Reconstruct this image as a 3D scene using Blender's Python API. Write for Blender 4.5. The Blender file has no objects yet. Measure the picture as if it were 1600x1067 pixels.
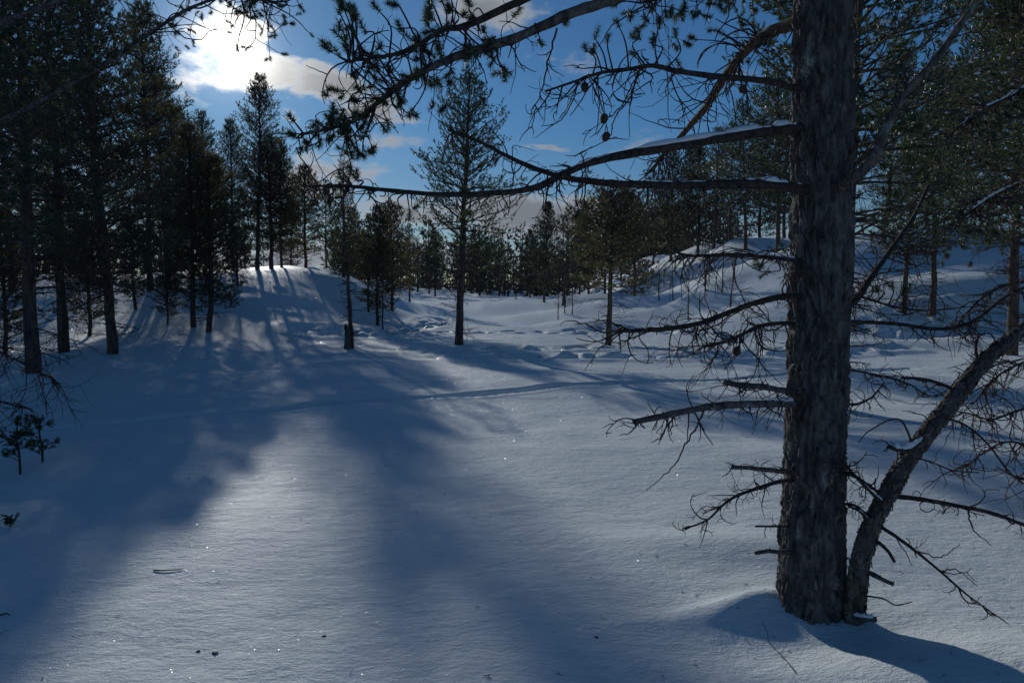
import bpy, math, random
import numpy as np
from mathutils import Vector

R = math.radians
scene = bpy.context.scene
COL = scene.collection

# ------------------------------------------------------------------ camera
CAM_H = 1.6
PITCH = R(4.2)
FPX = 1600 * 24.0 / 36.0            # focal length in photograph pixels
cam_d = bpy.data.cameras.new('camera')
cam_d.lens = 24.0; cam_d.sensor_width = 36.0
cam_d.clip_start = 0.05; cam_d.clip_end = 4000
cam = bpy.data.objects.new('camera', cam_d)
cam.location = (0, 0, CAM_H)
cam.rotation_euler = (math.pi / 2 - PITCH, 0, 0)
COL.objects.link(cam); scene.camera = cam
CT, ST = math.cos(PITCH), math.sin(PITCH)

def ray(px, py):
    u = (px - 800) / FPX; v = (533.5 - py) / FPX
    return np.array([u, CT + v * ST, -ST + v * CT])
def PX(px, py, Y):
    d = ray(px, py); k = Y / d[1]
    return np.array([d[0] * k, Y, CAM_H + d[2] * k])

# ------------------------------------------------------------------ light
sd = ray(350, 66); sd /= np.linalg.norm(sd)
SUN_EL = math.asin(sd[2]); SUN_AZ = math.atan2(sd[0], sd[1])
sun_d = bpy.data.lights.new('sun', 'SUN')
sun_d.energy = 4.8; sun_d.angle = R(0.8); sun_d.color = (1.0, 0.985, 0.92)
sun = bpy.data.objects.new('sun', sun_d)
sun.rotation_euler = Vector(sd).to_track_quat('Z', 'Y').to_euler()
sun.location = (-20, 50, 20); COL.objects.link(sun)

scene.view_settings.view_transform = 'Standard'
scene.view_settings.look = 'None'
scene.view_settings.gamma = 1.0
scene.view_settings.use_curve_mapping = False
scene.view_settings.exposure = -1.22
scene.render.film_transparent = False
scene.cycles.max_bounces = 4
scene.cycles.diffuse_bounces = 3
scene.cycles.glossy_bounces = 2
scene.cycles.transmission_bounces = 2
scene.cycles.transparent_max_bounces = 4
scene.cycles.use_denoising = True
scene.cycles.sample_clamp_indirect = 4.0

world = bpy.data.worlds.new('World'); scene.world = world
world.use_nodes = True
wn = world.node_tree; wn.nodes.clear()
def N(tree, typ, **kw):
    n = tree.nodes.new(typ)
    for k, v in kw.items(): setattr(n, k, v)
    return n
def L(tree, a, b): tree.links.new(a, b)
def math_n(t, op, a, b=None, c=None, clamp=False):
    n = N(t, 'ShaderNodeMath', operation=op, use_clamp=clamp)
    for i, s in enumerate((a, b, c)):
        if s is None: continue
        if isinstance(s, (int, float)): n.inputs[i].default_value = s
        else: L(t, s, n.inputs[i])
    return n.outputs[0]
def vmath(t, op, a, b=None):
    n = N(t, 'ShaderNodeVectorMath', operation=op)
    for i, s in enumerate((a, b)):
        if s is None: continue
        if isinstance(s, (tuple, list)): n.inputs[i].default_value = s
        else: L(t, s, n.inputs[i])
    return n
def smooth(t, x, lo, hi):
    n = N(t, 'ShaderNodeMapRange', interpolation_type='SMOOTHSTEP')
    L(t, x, n.inputs[0]); n.inputs[1].default_value = lo; n.inputs[2].default_value = hi
    return n.outputs[0]
def mixc(t, f, a, b, typ='MIX'):
    n = N(t, 'ShaderNodeMix', data_type='RGBA', blend_type=typ)
    for i, s in ((0, f), (6, a), (7, b)):
        if isinstance(s, (int, float)): n.inputs[i].default_value = s
        elif isinstance(s, tuple): n.inputs[i].default_value = s + ((1,) if len(s) == 3 else ())
        else: L(t, s, n.inputs[i])
    return n.outputs[2]

SKY_STRENGTH = 0.12
def build_sky():
    t = wn
    out = N(t, 'ShaderNodeOutputWorld'); bg = N(t, 'ShaderNodeBackground')
    bg.inputs[1].default_value = SKY_STRENGTH
    L(t, bg.outputs[0], out.inputs[0])
    sky = N(t, 'ShaderNodeTexSky', sky_type='NISHITA', sun_disc=False,
            sun_elevation=SUN_EL, sun_rotation=SUN_AZ, altitude=300.0,
            air_density=1.0, dust_density=0.12, ozone_density=2.5)
    tc = N(t, 'ShaderNodeTexCoord')
    d = vmath(t, 'NORMALIZE', tc.outputs['Generated']).outputs[0]
    sp = N(t, 'ShaderNodeSeparateXYZ'); L(t, d, sp.inputs[0])
    az = math_n(t, 'ARCTAN2', sp.outputs[0], sp.outputs[1])
    el = math_n(t, 'ARCSINE', sp.outputs[2])
    ae = N(t, 'ShaderNodeCombineXYZ'); L(t, az, ae.inputs[0]); L(t, el, ae.inputs[1])
    def noise(sc, detail, rough, dist=0.0, stretch=(1, 2.2, 1)):
        m = vmath(t, 'MULTIPLY', ae.outputs[0], stretch).outputs[0]
        n = N(t, 'ShaderNodeTexNoise'); n.inputs['Scale'].default_value = sc
        n.inputs['Detail'].default_value = detail; n.inputs['Roughness'].default_value = rough
        n.inputs['Distortion'].default_value = dist
        L(t, m, n.inputs['Vector']); return n
    warp = noise(9, 5, .55)
    w = vmath(t, 'SUBTRACT', warp.outputs['Color'], (.5, .5, .5)).outputs[0]
    w2 = vmath(t, 'MULTIPLY', w, (.16, .07, 0)).outputs[0]
    aew = vmath(t, 'ADD', ae.outputs[0], w2).outputs[0]
    fb = noise(22, 6, .6).outputs[0]
    # clouds of this sky: centre and half-size as photograph positions turned to azimuth / elevation
    acc = None
    for (px, py, rx, ry, amp) in CLOUDS:
        c = ray(px, py); c = c / np.linalg.norm(c)
        caz, cel = math.atan2(c[0], c[1]), math.asin(c[2])
        v = vmath(t, 'SUBTRACT', aew, (caz, cel, 0)).outputs[0]
        v = vmath(t, 'DIVIDE', v, (rx / FPX * .9, ry / FPX * .9, 1)).outputs[0]
        ln = vmath(t, 'LENGTH', v).outputs['Value']
        m = math_n(t, 'MULTIPLY', math_n(t, 'SUBTRACT', 1.0, ln), amp)
        acc = m if acc is None else math_n(t, 'MAXIMUM', acc, m)
    # scattered fair-weather cloud over the whole sky, thicker low down
    big = noise(4.2, 4, .55, 0.0, (1, 2.6, 1)).outputs[0]
    low = smooth(t, el, R(38), R(3))
    gen = math_n(t, 'SUBTRACT', big, math_n(t, 'SUBTRACT', .72, math_n(t, 'MULTIPLY', low, .13)))
    gen = math_n(t, 'MULTIPLY', gen, 5.0)
    acc = math_n(t, 'MAXIMUM', acc, gen)
    det = math_n(t, 'MULTIPLY', math_n(t, 'SUBTRACT', fb, .5), 1.7)
    dens = smooth(t, math_n(t, 'ADD', acc, det), .0, .75)
    core = smooth(t, math_n(t, 'ADD', acc, det), .35, 1.15)
    # glow of thin cloud in front of the sun
    dt = vmath(t, 'DOT_PRODUCT', d, tuple(float(x) for x in sd)).outputs['Value']
    ang = math_n(t, 'ARCCOSINE', dt)
    glow = math_n(t, 'POWER', 2.71828, math_n(t, 'MULTIPLY', ang, -1 / R(1.9)))
    halo = math_n(t, 'POWER', 2.71828, math_n(t, 'MULTIPLY', ang, -1 / R(15)))
    k = 1 / SKY_STRENGTH
    base = mixc(t, core, (.62 * k, .70 * k, .82 * k), (.34 * k, .39 * k, .47 * k))
    g1 = math_n(t, 'MULTIPLY', glow, 10.0 * k)
    g2 = math_n(t, 'MULTIPLY', halo, .45 * k)
    gs = math_n(t, 'ADD', g1, g2)
    gc = mixc(t, 1.0, gs, (1.0, .97, .90), 'MULTIPLY')
    cloud = mixc(t, 1.0, base, gc, 'ADD')
    hz = math_n(t, 'MULTIPLY', halo, .16 * k)
    tint = mixc(t, smooth(t, el, R(2), R(16)), (.60, .74, .88), (.37, .75, 1.06))
    skyc = mixc(t, 1.0, sky.outputs[0], tint, 'MULTIPLY')
    skyh = mixc(t, 1.0, skyc, mixc(t, 1.0, hz, (.75, .88, 1.0), 'MULTIPLY'), 'ADD')
    glare = math_n(t, 'MULTIPLY', math_n(t, 'POWER', 2.71828, math_n(t, 'MULTIPLY', ang, -1 / R(1.2))), 5 * k)
    skyh = mixc(t, 1.0, skyh, glare, 'ADD')
    col = mixc(t, dens, skyh, cloud)
    L(t, col, bg.inputs[0])
CLOUDS = [
    (372, 92, 62, 75, 2.2), (435, 122, 60, 30, 1.7), (510, 136, 80, 30, 1.7), (575, 165, 80, 26, 1.2),
    (300, 130, 50, 40, .8), (520, 262, 110, 22, 1.1), (470, 285, 90, 30, 1.0), (600, 215, 60, 14, .7),
    (760, 15, 130, 42, 1.2), (890, 110, 40, 30, .45), (848, 238, 42, 10, .9), (1095, 255, 60, 26, .8),
    (840, 335, 230, 48, 1.6), (640, 330, 160, 34, 1.1), (560, 400, 400, 30, 1.2), (1050, 380, 260, 30, 1.0),
    (1000, 225, 60, 16, .5),
]
build_sky()

# ------------------------------------------------------------------ numeric helpers
def _h(ix, iy, iz, seed):
    ix = ix.astype(np.int64); iy = iy.astype(np.int64); iz = iz.astype(np.int64)
    n = (ix * 374761393 + iy * 668265263 + iz * 2147483647 * 3 + iz * 1274126177 + seed * 974711) & 0xffffffff
    n = ((n ^ (n >> 13)) * 1274126177) & 0xffffffff
    n = ((n ^ (n >> 16)) * 2246822519) & 0xffffffff
    n = n ^ (n >> 15)
    return (n & 0xffffff) / float(0xffffff)
def vnoise(x, y, z=None, seed=0):
    x = np.asarray(x, float); y = np.asarray(y, float)
    z = np.zeros_like(x) if z is None else np.asarray(z, float)
    x0, y0, z0 = np.floor(x), np.floor(y), np.floor(z)
    fx, fy, fz = x - x0, y - y0, z - z0
    fx, fy, fz = [f * f * f * (f * (f * 6 - 15) + 10) for f in (fx, fy, fz)]
    r = 0
    for dx in (0, 1):
        for dy in (0, 1):
            for dz in (0, 1):
                w = (fx if dx else 1 - fx) * (fy if dy else 1 - fy) * (fz if dz else 1 - fz)
                r = r + w * _h(x0 + dx, y0 + dy, z0 + dz, seed)
    return r * 2 - 1
def fbm(x, y, z=None, oct=4, seed=0, gain=.5):
    a, s, f = 1.0, 0, 1.0
    for o in range(oct):
        s = s + a * vnoise(x * f, y * f, None if z is None else z * f, seed + o * 7)
        a *= gain; f *= 2.03
    return s
def ss(x, a, b):
    t = np.clip((x - a) / (b - a), 0, 1); return t * t * (3 - 2 * t)
def gauss(x, y, cx, cy, sx, sy, rot=0.0):
    c, s = math.cos(rot), math.sin(rot)
    u = (x - cx) * c + (y - cy) * s; v = -(x - cx) * s + (y - cy) * c
    return np.exp(-.5 * ((u / sx) ** 2 + (v / sy) ** 2))

TRUNK_X, TRUNK_Y = 1.44, 3.22

def base_height(x, y):
    x = np.asarray(x, float); y = np.asarray(y, float)
    z = 1.5 * ss(y, 34, 110) + 2.2 * ss(y, 90, 260)
    # wooded ridge on the sun side
    ridge = ss(y, 17.5, 28.5) * (1 - .35 * ss(y, 32, 60)) * (1 - ss(x + .12 * (y - 26), -10.2, -4.0))
    z = z + ridge * (2.05 + .35 * vnoise(x * .12, y * .12, seed=3))
    z = z + .25 * ss(-x, 5, 9) * ss(y, 5, 12)
    # slope rising on the other side
    hill = ss(y + .15 * (x - 14), 19.5, 33) * ss(x, 7.0, 14.5)
    z = z + hill * (4.0 + .8 * fbm(x * .14, y * .14, oct=2, seed=8)) + 2.5 * ss(y, 30, 60) * ss(x, 14, 40)
    # hummocks of the clearing's far side
    for cx, cy, sx, sy, a, ro in HUMMOCKS:
        z = z + a * gauss(x, y, cx, cy, sx, sy, ro)
    far = ss(y, 14, 40)
    z = z + far * .28 * fbm(x * .16, y * .11, oct=3, seed=21) * (1 - ss(y, 90, 200) * .4)
    z = z + .055 * fbm(x * .33, y * .33, oct=2, seed=5) + .018 * fbm(x * 1.1, y * 1.5, oct=2, seed=6)
    # drift on the near right, against which the big pine's shadow climbs
    z = z + .17 * gauss(x, y, 2.25, 2.45, .75, .40, -.35)
    dx, dy = x - TRUNK_X, y - TRUNK_Y
    sy_ = np.where(dy < -.05, .15, .42); sx_ = np.where(dx < 0, .30, .22)
    wind = np.exp(-.5 * (((dx + .06) / sx_) ** 2 + ((dy + .05) / sy_) ** 2))
    z = z + .055 * wind
    z = z + .055 * gauss(x, y, TRUNK_X - .24, TRUNK_Y + .06, .16, .06, .25) + .02 * gauss(x, y, TRUNK_X - .55, TRUNK_Y - .02, .25, .07, .1) - .06 * gauss(x, y, TRUNK_X - .05, TRUNK_Y - .30, .40, .13) - .03 * gauss(x, y, TRUNK_X + .05, TRUNK_Y - .12, .16, .12)
    z = z + .06 * gauss(x, y, TRUNK_X - .1, TRUNK_Y + .85, .5, .18, -.2)
    return z
def px_xy(px, Y): return ((px - 800) / FPX * Y * CT * 1.0 + 0, Y)
HUMMOCKS = []
for px, Y, sx, sy, a, ro in [
    (620, 40, 3.5, 1.8, .75, 0.1), (700, 48, 5, 2, .55, 0), (830, 44, 6, 2.2, .65, -.1), (915, 36, 2.6, 1.3, .75, -.2),
    (1010, 38, 3.2, 1.4, 1.2, -.2), (1085, 33, 2.8, 1.6, .9, .1), (1040, 52, 9, 3, 1.3, 0), (960, 62, 8, 3, .8, 0),
    (880, 27.5, 4.5, 1.2, .30, -.12), (1180, 24.5, 2.0, 1.6, .45, .4), (565, 31, 1.9, 1.6, .8, 0), (500, 34, 4, 3, .5, 0),
    (1540, 24.5, 2.4, 1.3, .55, 0), (1490, 30.5, 2.2, 1.2, .5, 0), (1450, 19.5, 3.4, .7, .22, .1), (1000, 26, 2.0, .8, .25, 0)]:
    x, y = px_xy(px, Y); HUMMOCKS.append((x, y, sx, sy, a, ro))

def G(px, py):
    """point of the snow surface seen at a photograph position"""
    d = ray(px, py); z = 0.0; k = 1.0; lo = .5
    ks = np.geomspace(1.2, 200, 3000)
    P = d[None, :] * ks[:, None]; P[:, 2] += CAM_H
    h = base_height(P[:, 0], P[:, 1])
    i = np.argmax(P[:, 2] < h)
    return P[i, 0], P[i, 1]

def path_xy(pts, n=60):
    w = np.array([G(*p) for p in pts]); return resample(w, n)
def resample(P, n):
    """Catmull-Rom through control points"""
    P = np.asarray(P, float); m = len(P)
    if m == 2:
        t = np.linspace(0, 1, n)[:, None]; return P[0] * (1 - t) + P[1] * t
    Q = np.vstack([2 * P[0] - P[1], P, 2 * P[-1] - P[-2]])
    s = np.linspace(0, m - 1 - 1e-9, n); i = s.astype(int); f = (s - i)[:, None]
    a, b, c, d = Q[i], Q[i + 1], Q[i + 2], Q[i + 3]
    return .5 * (2 * b + (c - a) * f + (2 * a - 5 * b + 4 * c - d) * f ** 2 + (3 * b - a - 3 * c + d) * f ** 3)
def dist_path(x, y, path):
    best = np.full(x.shape, 1e9)
    for a, b in zip(path[:-1], path[1:]):
        ab = b - a; l2 = max(float(ab @ ab), 1e-9)
        t = np.clip(((x - a[0]) * ab[0] + (y - a[1]) * ab[1]) / l2, 0, 1)
        dd = np.hypot(x - a[0] - t * ab[0], y - a[1] - t * ab[1])
        best = np.minimum(best, dd)
    return best
SKI = path_xy([(60, 672), (250, 655), (440, 641), (640, 624), (830, 609), (1010, 598), (1190, 590), (1420, 578)])
TRAILS = [   # (path, half width, depth, lump size)
    (path_xy([(715, 553), (800, 548), (900, 545), (1000, 546), (1100, 549), (1230, 550), (1400, 545)]), .45, .20, 2.2),
    (path_xy([(735, 561), (850, 560), (960, 558), (1060, 560), (1180, 556), (1330, 552)]), .42, .18, 2.3),
    (path_xy([(600, 523), (720, 521), (860, 520), (1000, 519), (1150, 527)]), .40, .10, 2.4),
    (path_xy([(480, 519), (560, 522), (620, 520), (690, 508)]), .55, .18, 2.4),
    (path_xy([(600, 504), (650, 511), (700, 500)]), .5, .16, 2.6),
    (path_xy([(1400, 520), (1470, 512), (1560, 508), (1640, 505)]), .95, .26, 2.1),
    (path_xy([(1420, 497), (1500, 494), (1580, 488)]), .6, .22, 2.6),
]
def height(x, y):
    x = np.asarray(x, float); y = np.asarray(y, float)
    z = base_height(x, y)
    near = (y > 1) & (y < 34) & (np.abs(x) < 30)
    if near.any():
        xn, yn = x[near], y[near]; dz = np.zeros(xn.shape)
        d = dist_path(xn, yn, SKI) + .02 * vnoise(xn * 2.3, yn * 2.3, seed=41)
        dz -= .22 * (1 - ss(d, .09, .15)); dz += .025 * np.exp(-((d - .23) / .06) ** 2)
        for p, hw, dep, ls in TRAILS:
            dd = dist_path(xn, yn, p)
            sel = dd < hw * 3
            if not sel.any(): continue
            m = (1 - ss(dd[sel], hw * .4, hw * 1.3))
            l1 = fbm(xn[sel] * ls, yn[sel] * ls * 1.3, oct=2, seed=51, gain=.5)
            dz[sel] += m * dep * .42 * (l1 * 1.3 + .35) + .3 * dep * np.exp(-((dd[sel] - hw * 1.5) / (hw * .4)) ** 2)
        for ti in (0, 1, 2, 3, 5):       # separate footprints, left and right of the line
            p, hw, dep, ls = TRAILS[ti]; rf = np.random.default_rng(600 + ti)
            dd = dist_path(xn, yn, p); sel = np.nonzero(dd < hw + .6)[0]
            if not len(sel): continue
            xs, ys = xn[sel], yn[sel]; acc = np.zeros(len(sel)); seg = np.diff(p, axis=0); sl = np.hypot(seg[:, 0], seg[:, 1])
            cum = np.concatenate([[0], np.cumsum(sl)]); q = .2; side = 1
            while q < cum[-1]:
                k = min(np.searchsorted(cum, q) - 1, len(seg) - 1); k = max(k, 0)
                d_ = seg[k] / sl[k]; c = p[k] + d_ * (q - cum[k]) + np.array([-d_[1], d_[0]]) * side * rf.uniform(.1, .3)
                u = (xs - c[0]) * d_[0] + (ys - c[1]) * d_[1]; v = -(xs - c[0]) * d_[1] + (ys - c[1]) * d_[0]
                e = (u / .24) ** 2 + (v / .17) ** 2
                acc = np.minimum(acc, -rf.uniform(.16, .26) * np.exp(-e ** 2)); acc += .035 * np.exp(-((np.sqrt(e) - 1.45) / .3) ** 2) * (rf.random() < .6)
                side = -side; q += rf.uniform(.42, .68)
            dz[sel] += acc
        z[near] += dz
    return z
def zg(x, y): return float(height(np.array([x]), np.array([y]))[0])

# ------------------------------------------------------------------ mesh helpers
class MB:
    def __init__(self): self.v = []; self.q = []; self.t = []; self.n = 0
    def add(self, v, quads=None, tris=None):
        v = np.asarray(v, float).reshape(-1, 3)
        if quads is not None and len(quads): self.q.append(np.asarray(quads, np.int64).reshape(-1, 4) + self.n)
        if tris is not None and len(tris): self.t.append(np.asarray(tris, np.int64).reshape(-1, 3) + self.n)
        self.v.append(v); self.n += len(v)
    def mesh(self, name, mat, smooth=True):
        me = bpy.data.meshes.new(name)
        V = np.concatenate(self.v) if self.v else np.zeros((0, 3))
        Q = np.concatenate(self.q) if self.q else np.zeros((0, 4), np.int64)
        T = np.concatenate(self.t) if self.t else np.zeros((0, 3), np.int64)
        me.vertices.add(len(V)); me.vertices.foreach_set('co', V.ravel().astype(np.float32))
        idx = np.concatenate([Q.ravel(), T.ravel()]).astype(np.int32)
        me.loops.add(len(idx)); me.loops.foreach_set('vertex_index', idx)
        st = np.concatenate([np.arange(len(Q)) * 4, len(Q) * 4 + np.arange(len(T)) * 3]).astype(np.int32)
        me.polygons.add(len(st)); me.polygons.foreach_set('loop_start', st)
        me.polygons.foreach_set('use_smooth', np.full(len(st), smooth, bool))
        me.update(calc_edges=True)
        me.materials.append(mat)
        return me
def link(name, data, parent=None, loc=None):
    o = bpy.data.objects.new(name, data); COL.objects.link(o)
    if parent is not None: o.parent = parent
    if loc is not None: o.location = loc
    return o
def tag(o, label=None, cat=None, group=None, kind=None):
    if label: o['label'] = label
    if cat: o['category'] = cat
    if group: o['group'] = group
    if kind: o['kind'] = kind
    return o

def frames(P):
    T = np.gradient(P, axis=0); T /= np.linalg.norm(T, axis=1)[:, None] + 1e-12
    ref = np.array([0, 0, 1.0]) if abs(T[:, 2]).mean() < .8 else np.array([0, 1.0, 0])
    S = np.cross(T, ref); S /= np.linalg.norm(S, axis=1)[:, None] + 1e-12
    U = np.cross(S, T); return T, S, U
def tube(mb, P, rad, n=8, rough=0.0, seed=0, tip=True, rscale=6.0, blunt=False):
    P = np.asarray(P, float); m = len(P); rad = np.broadcast_to(np.asarray(rad, float), (m,))
    T, S, U = frames(P)
    a = np.arange(n) / n * 2 * math.pi
    ca, sa = np.cos(a), np.sin(a)
    r = rad[:, None] * np.ones((1, n))
    if rough:
        along = np.concatenate([[0], np.cumsum(np.linalg.norm(np.diff(P, axis=0), axis=1))])
        g = vnoise(ca[None] * 1.7 + along[:, None] * 0, sa[None] * 1.7 + 0 * along[:, None], along[:, None] * rscale * 4 + 0 * ca[None], seed)
        g2 = vnoise(ca[None] * 3.7 + along[:, None] * 0, sa[None] * 3.7 + 0 * along[:, None], along[:, None] * rscale * 11 + 0 * ca[None], seed + 3)
        r = r * (1 + rough * (g + .6 * g2))
    V = P[:, None, :] + r[..., None] * (ca[None, :, None] * S[:, None, :] + sa[None, :, None] * U[:, None, :])
    i = np.arange(m - 1)[:, None] * n; j = np.arange(n)[None]; k = (j + 1) % n
    Q = np.stack([i + j, i + k, i + n + k, i + n + j], -1).reshape(-1, 4)
    V = V.reshape(-1, 3); tr = None
    if tip:
        e = P[-1] + T[-1] * rad[-1] * (.2 if blunt else 1.0)
        V = np.vstack([V, e]); b = (m - 1) * n; jj = np.arange(n)
        tr = np.stack([b + jj, b + (jj + 1) % n, np.full(n, m * n)], -1)
    mb.add(V, Q, tr)
def prisms(mb, A, B, ra, rb):
    """many thin three-sided sticks at once"""
    A = np.asarray(A, float); B = np.asarray(B, float)
    if len(A) == 0: return
    ra = np.broadcast_to(np.asarray(ra, float), (len(A),)); rb = np.broadcast_to(np.asarray(rb, float), (len(A),))
    T = B - A; T /= np.linalg.norm(T, axis=1)[:, None] + 1e-12
    ref = np.where(np.abs(T[:, 2:3]) < .8, np.array([[0, 0, 1.0]]), np.array([[1.0, 0, 0]]))
    S = np.cross(T, ref); S /= np.linalg.norm(S, axis=1)[:, None]; U = np.cross(S, T)
    V = []
    for P, r in ((A, ra), (B, rb)):
        for a in (0, 2.094, 4.189):
            V.append(P + r[:, None] * (math.cos(a) * S + math.sin(a) * U))
    V = np.stack(V, 1).reshape(-1, 3)
    o = np.arange(len(A))[:, None] * 6
    Q = np.concatenate([o + np.array([[0, 1, 4, 3]]), o + np.array([[1, 2, 5, 4]]), o + np.array([[2, 0, 3, 5]])], 0)
    mb.add(V, Q)
def needles(mb, P, D, Ls, K, nl, w, rng, spread=(28, 68), both=False):
    """K needles on each shoot (base P, direction D, length Ls)"""
    P = np.asarray(P, float); D = np.asarray(D, float)
    if len(P) == 0: return
    D = D / (np.linalg.norm(D, axis=1)[:, None] + 1e-12)
    n = len(P); Ls = np.broadcast_to(np.asarray(Ls, float), (n,))
    ref = np.where(np.abs(D[:, 2:3]) < .8, np.array([[0, 0, 1.0]]), np.array([[1.0, 0, 0]]))
    S = np.cross(D, ref); S /= np.linalg.norm(S, axis=1)[:, None]; U = np.cross(S, D)
    t = .25 + .75 * rng.random((n, K)); ph = rng.random((n, K)) * 2 * math.pi
    al = np.radians(spread[0] + (spread[1] - spread[0]) * rng.random((n, K)) * (1.15 - .5 * t))
    rd = np.cos(ph)[..., None] * S[:, None] + np.sin(ph)[..., None] * U[:, None]
    nd = np.cos(al)[..., None] * D[:, None] + np.sin(al)[..., None] * rd
    nd[..., 2] += .05; ln = nl * (.75 + .5 * rng.random((n, K)))
    b = P[:, None] + D[:, None] * (t * Ls[:, None])[..., None]
    tip = b + nd * ln[..., None]
    wv = np.cross(nd, rng.normal(size=(n, K, 3))); wv /= np.linalg.norm(wv, axis=2)[..., None] + 1e-9
    wv *= (w * .5)
    V = np.stack([b - wv, b + wv, tip], 2).reshape(-1, 3)
    o = np.arange(n * K)[:, None] * 3
    mb.add(V, None, o + np.array([[0, 1, 2]]))
def blobs(mb, C, sx, sz, rng):
    """small lumps of snow: squashed, uneven octahedra with a split top"""
    C = np.asarray(C, float); n = len(C)
    if n == 0: return
    dirs = []
    for k in range(6): dirs.append((math.cos(k * 1.047), math.sin(k * 1.047), 0))
    for k in range(3): dirs.append((.6 * math.cos(k * 2.094 + .5), .6 * math.sin(k * 2.094 + .5), .75))
    dirs.append((0, 0, -.5)); dirs = np.array(dirs)
    s = np.stack([sx, sx, sz], -1)[:, None, :] * (.7 + .6 * rng.random((n, len(dirs), 1)))
    V = C[:, None] + dirs[None] * s
    f = []
    for k in range(3):
        a = (2 * k, 2 * k + 1, (2 * k + 2) % 6); tpk = 6 + k
        f += [(a[0], a[1], tpk), (a[1], a[2], tpk), (a[2], 6 + (k + 1) % 3, tpk)]
    f += [(6, 7, 8)] + [(k, 9, (k + 1) % 6) for k in range(6)]
    f = np.array(f); o = np.arange(n)[:, None, None] * len(dirs)
    mb.add(V.reshape(-1, 3), None, (o + f[None]).reshape(-1, 3))

# ------------------------------------------------------------------ materials
def mat_new(name):
    m = bpy.data.materials.new(name); m.use_nodes = True
    t = m.node_tree; b = t.nodes['Principled BSDF']; return m, t, b
def coords(t, space='Object', scale=(1, 1, 1)):
    tc = N(t, 'ShaderNodeTexCoord'); mp = N(t, 'ShaderNodeMapping'); mp.inputs['Scale'].default_value = scale
    L(t, tc.outputs[space], mp.inputs[0]); return mp.outputs[0]
def tex_noise(t, vec, sc, det=4, rough=.55):
    n = N(t, 'ShaderNodeTexNoise'); n.inputs['Scale'].default_value = sc
    n.inputs['Detail'].default_value = det; n.inputs['Roughness'].default_value = rough
    L(t, vec, n.inputs['Vector']); return n.outputs[0]

def m_snow_ground():
    m, t, b = mat_new('snow_crust')
    v = coords(t)
    n1 = tex_noise(t, coords(t, scale=(1, 1.6, 1)), 5.5, 5, .6)
    n2 = tex_noise(t, coords(t, scale=(1, 2.2, 1)), 24, 4, .65)
    n3 = tex_noise(t, v, 150, 3, .7)
    hsum = math_n(t, 'ADD', math_n(t, 'MULTIPLY', n1, .040), math_n(t, 'ADD', math_n(t, 'MULTIPLY', n2, .014), math_n(t, 'MULTIPLY', n3, .009)))
    # small pits and crumbs in the crust
    vo = N(t, 'ShaderNodeTexVoronoi'); vo.inputs['Scale'].default_value = 7; L(t, coords(t, scale=(1, 1.8, 1)), vo.inputs['Vector'])
    pit = smooth(t, vo.outputs['Distance'], .16, .02)
    keep = smooth(t, tex_noise(t, v, 1.9, 2), .55, .68)
    hsum = math_n(t, 'SUBTRACT', hsum, math_n(t, 'MULTIPLY', math_n(t, 'MULTIPLY', pit, keep), .016))
    bp = N(t, 'ShaderNodeBump'); bp.inputs['Strength'].default_value = .75; bp.inputs['Distance'].default_value = 1.0
    L(t, hsum, bp.inputs['Height']); L(t, bp.outputs[0], b.inputs['Normal'])
    c = mixc(t, tex_noise(t, v, 2.2, 3), (.77, .84, .865), (.84, .90, .905))
    L(t, c, b.inputs['Base Color'])
    b.inputs['Roughness'].default_value = .55; b.inputs['IOR'].default_value = 1.31
    b.inputs['Specular IOR Level'].default_value = .15
    return m
def m_snow():
    m, t, b = mat_new('loose_snow')
    bp = N(t, 'ShaderNodeBump'); bp.inputs['Strength'].default_value = .5; bp.inputs['Distance'].default_value = .01
    L(t, tex_noise(t, coords(t), 45, 4), bp.inputs['Height']); L(t, bp.outputs[0], b.inputs['Normal'])
    b.inputs['Base Color'].default_value = (.84, .86, .90, 1); b.inputs['Roughness'].default_value = .6
    return m
def m_crystal():
    m, t, b = mat_new('ice_crystal')
    b.inputs['Base Color'].default_value = (.84, .86, .90, 1); b.inputs['Roughness'].default_value = .29
    b.inputs['IOR'].default_value = 1.45; b.inputs['Specular IOR Level'].default_value = .9
    return m
def m_bark(name, dark, light, lichen, scale=1.0, bump=.6, lichen_amt=.62):
    m, t, b = mat_new(name)
    v = coords(t, scale=(1, 1, .28))
    n1 = tex_noise(t, v, 28 * scale, 5, .65); n2 = tex_noise(t, coords(t), 130 * scale, 3, .6)
    n3 = tex_noise(t, coords(t, scale=(1, 1, .55)), 11 * scale, 4, .6)
    c = mixc(t, smooth(t, n1, .35, .66), dark, light)
    c = mixc(t, math_n(t, 'MULTIPLY', smooth(t, n2, .4, .7), .35), c, tuple(x * .45 for x in dark))
    c = mixc(t, math_n(t, 'MULTIPLY', smooth(t, n3, lichen_amt, lichen_amt + .07), smooth(t, n2, .38, .55)), c, lichen)
    L(t, c, b.inputs['Base Color']); b.inputs['Roughness'].default_value = .85
    b.inputs['Specular IOR Level'].default_value = .25
    h = math_n(t, 'ADD', math_n(t, 'MULTIPLY', n1, .7), math_n(t, 'MULTIPLY', n2, .3))
    bp = N(t, 'ShaderNodeBump'); bp.inputs['Strength'].default_value = bump; bp.inputs['Distance'].default_value = .012
    L(t, h, bp.inputs['Height']); L(t, bp.outputs[0], b.inputs['Normal'])
    return m
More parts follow.
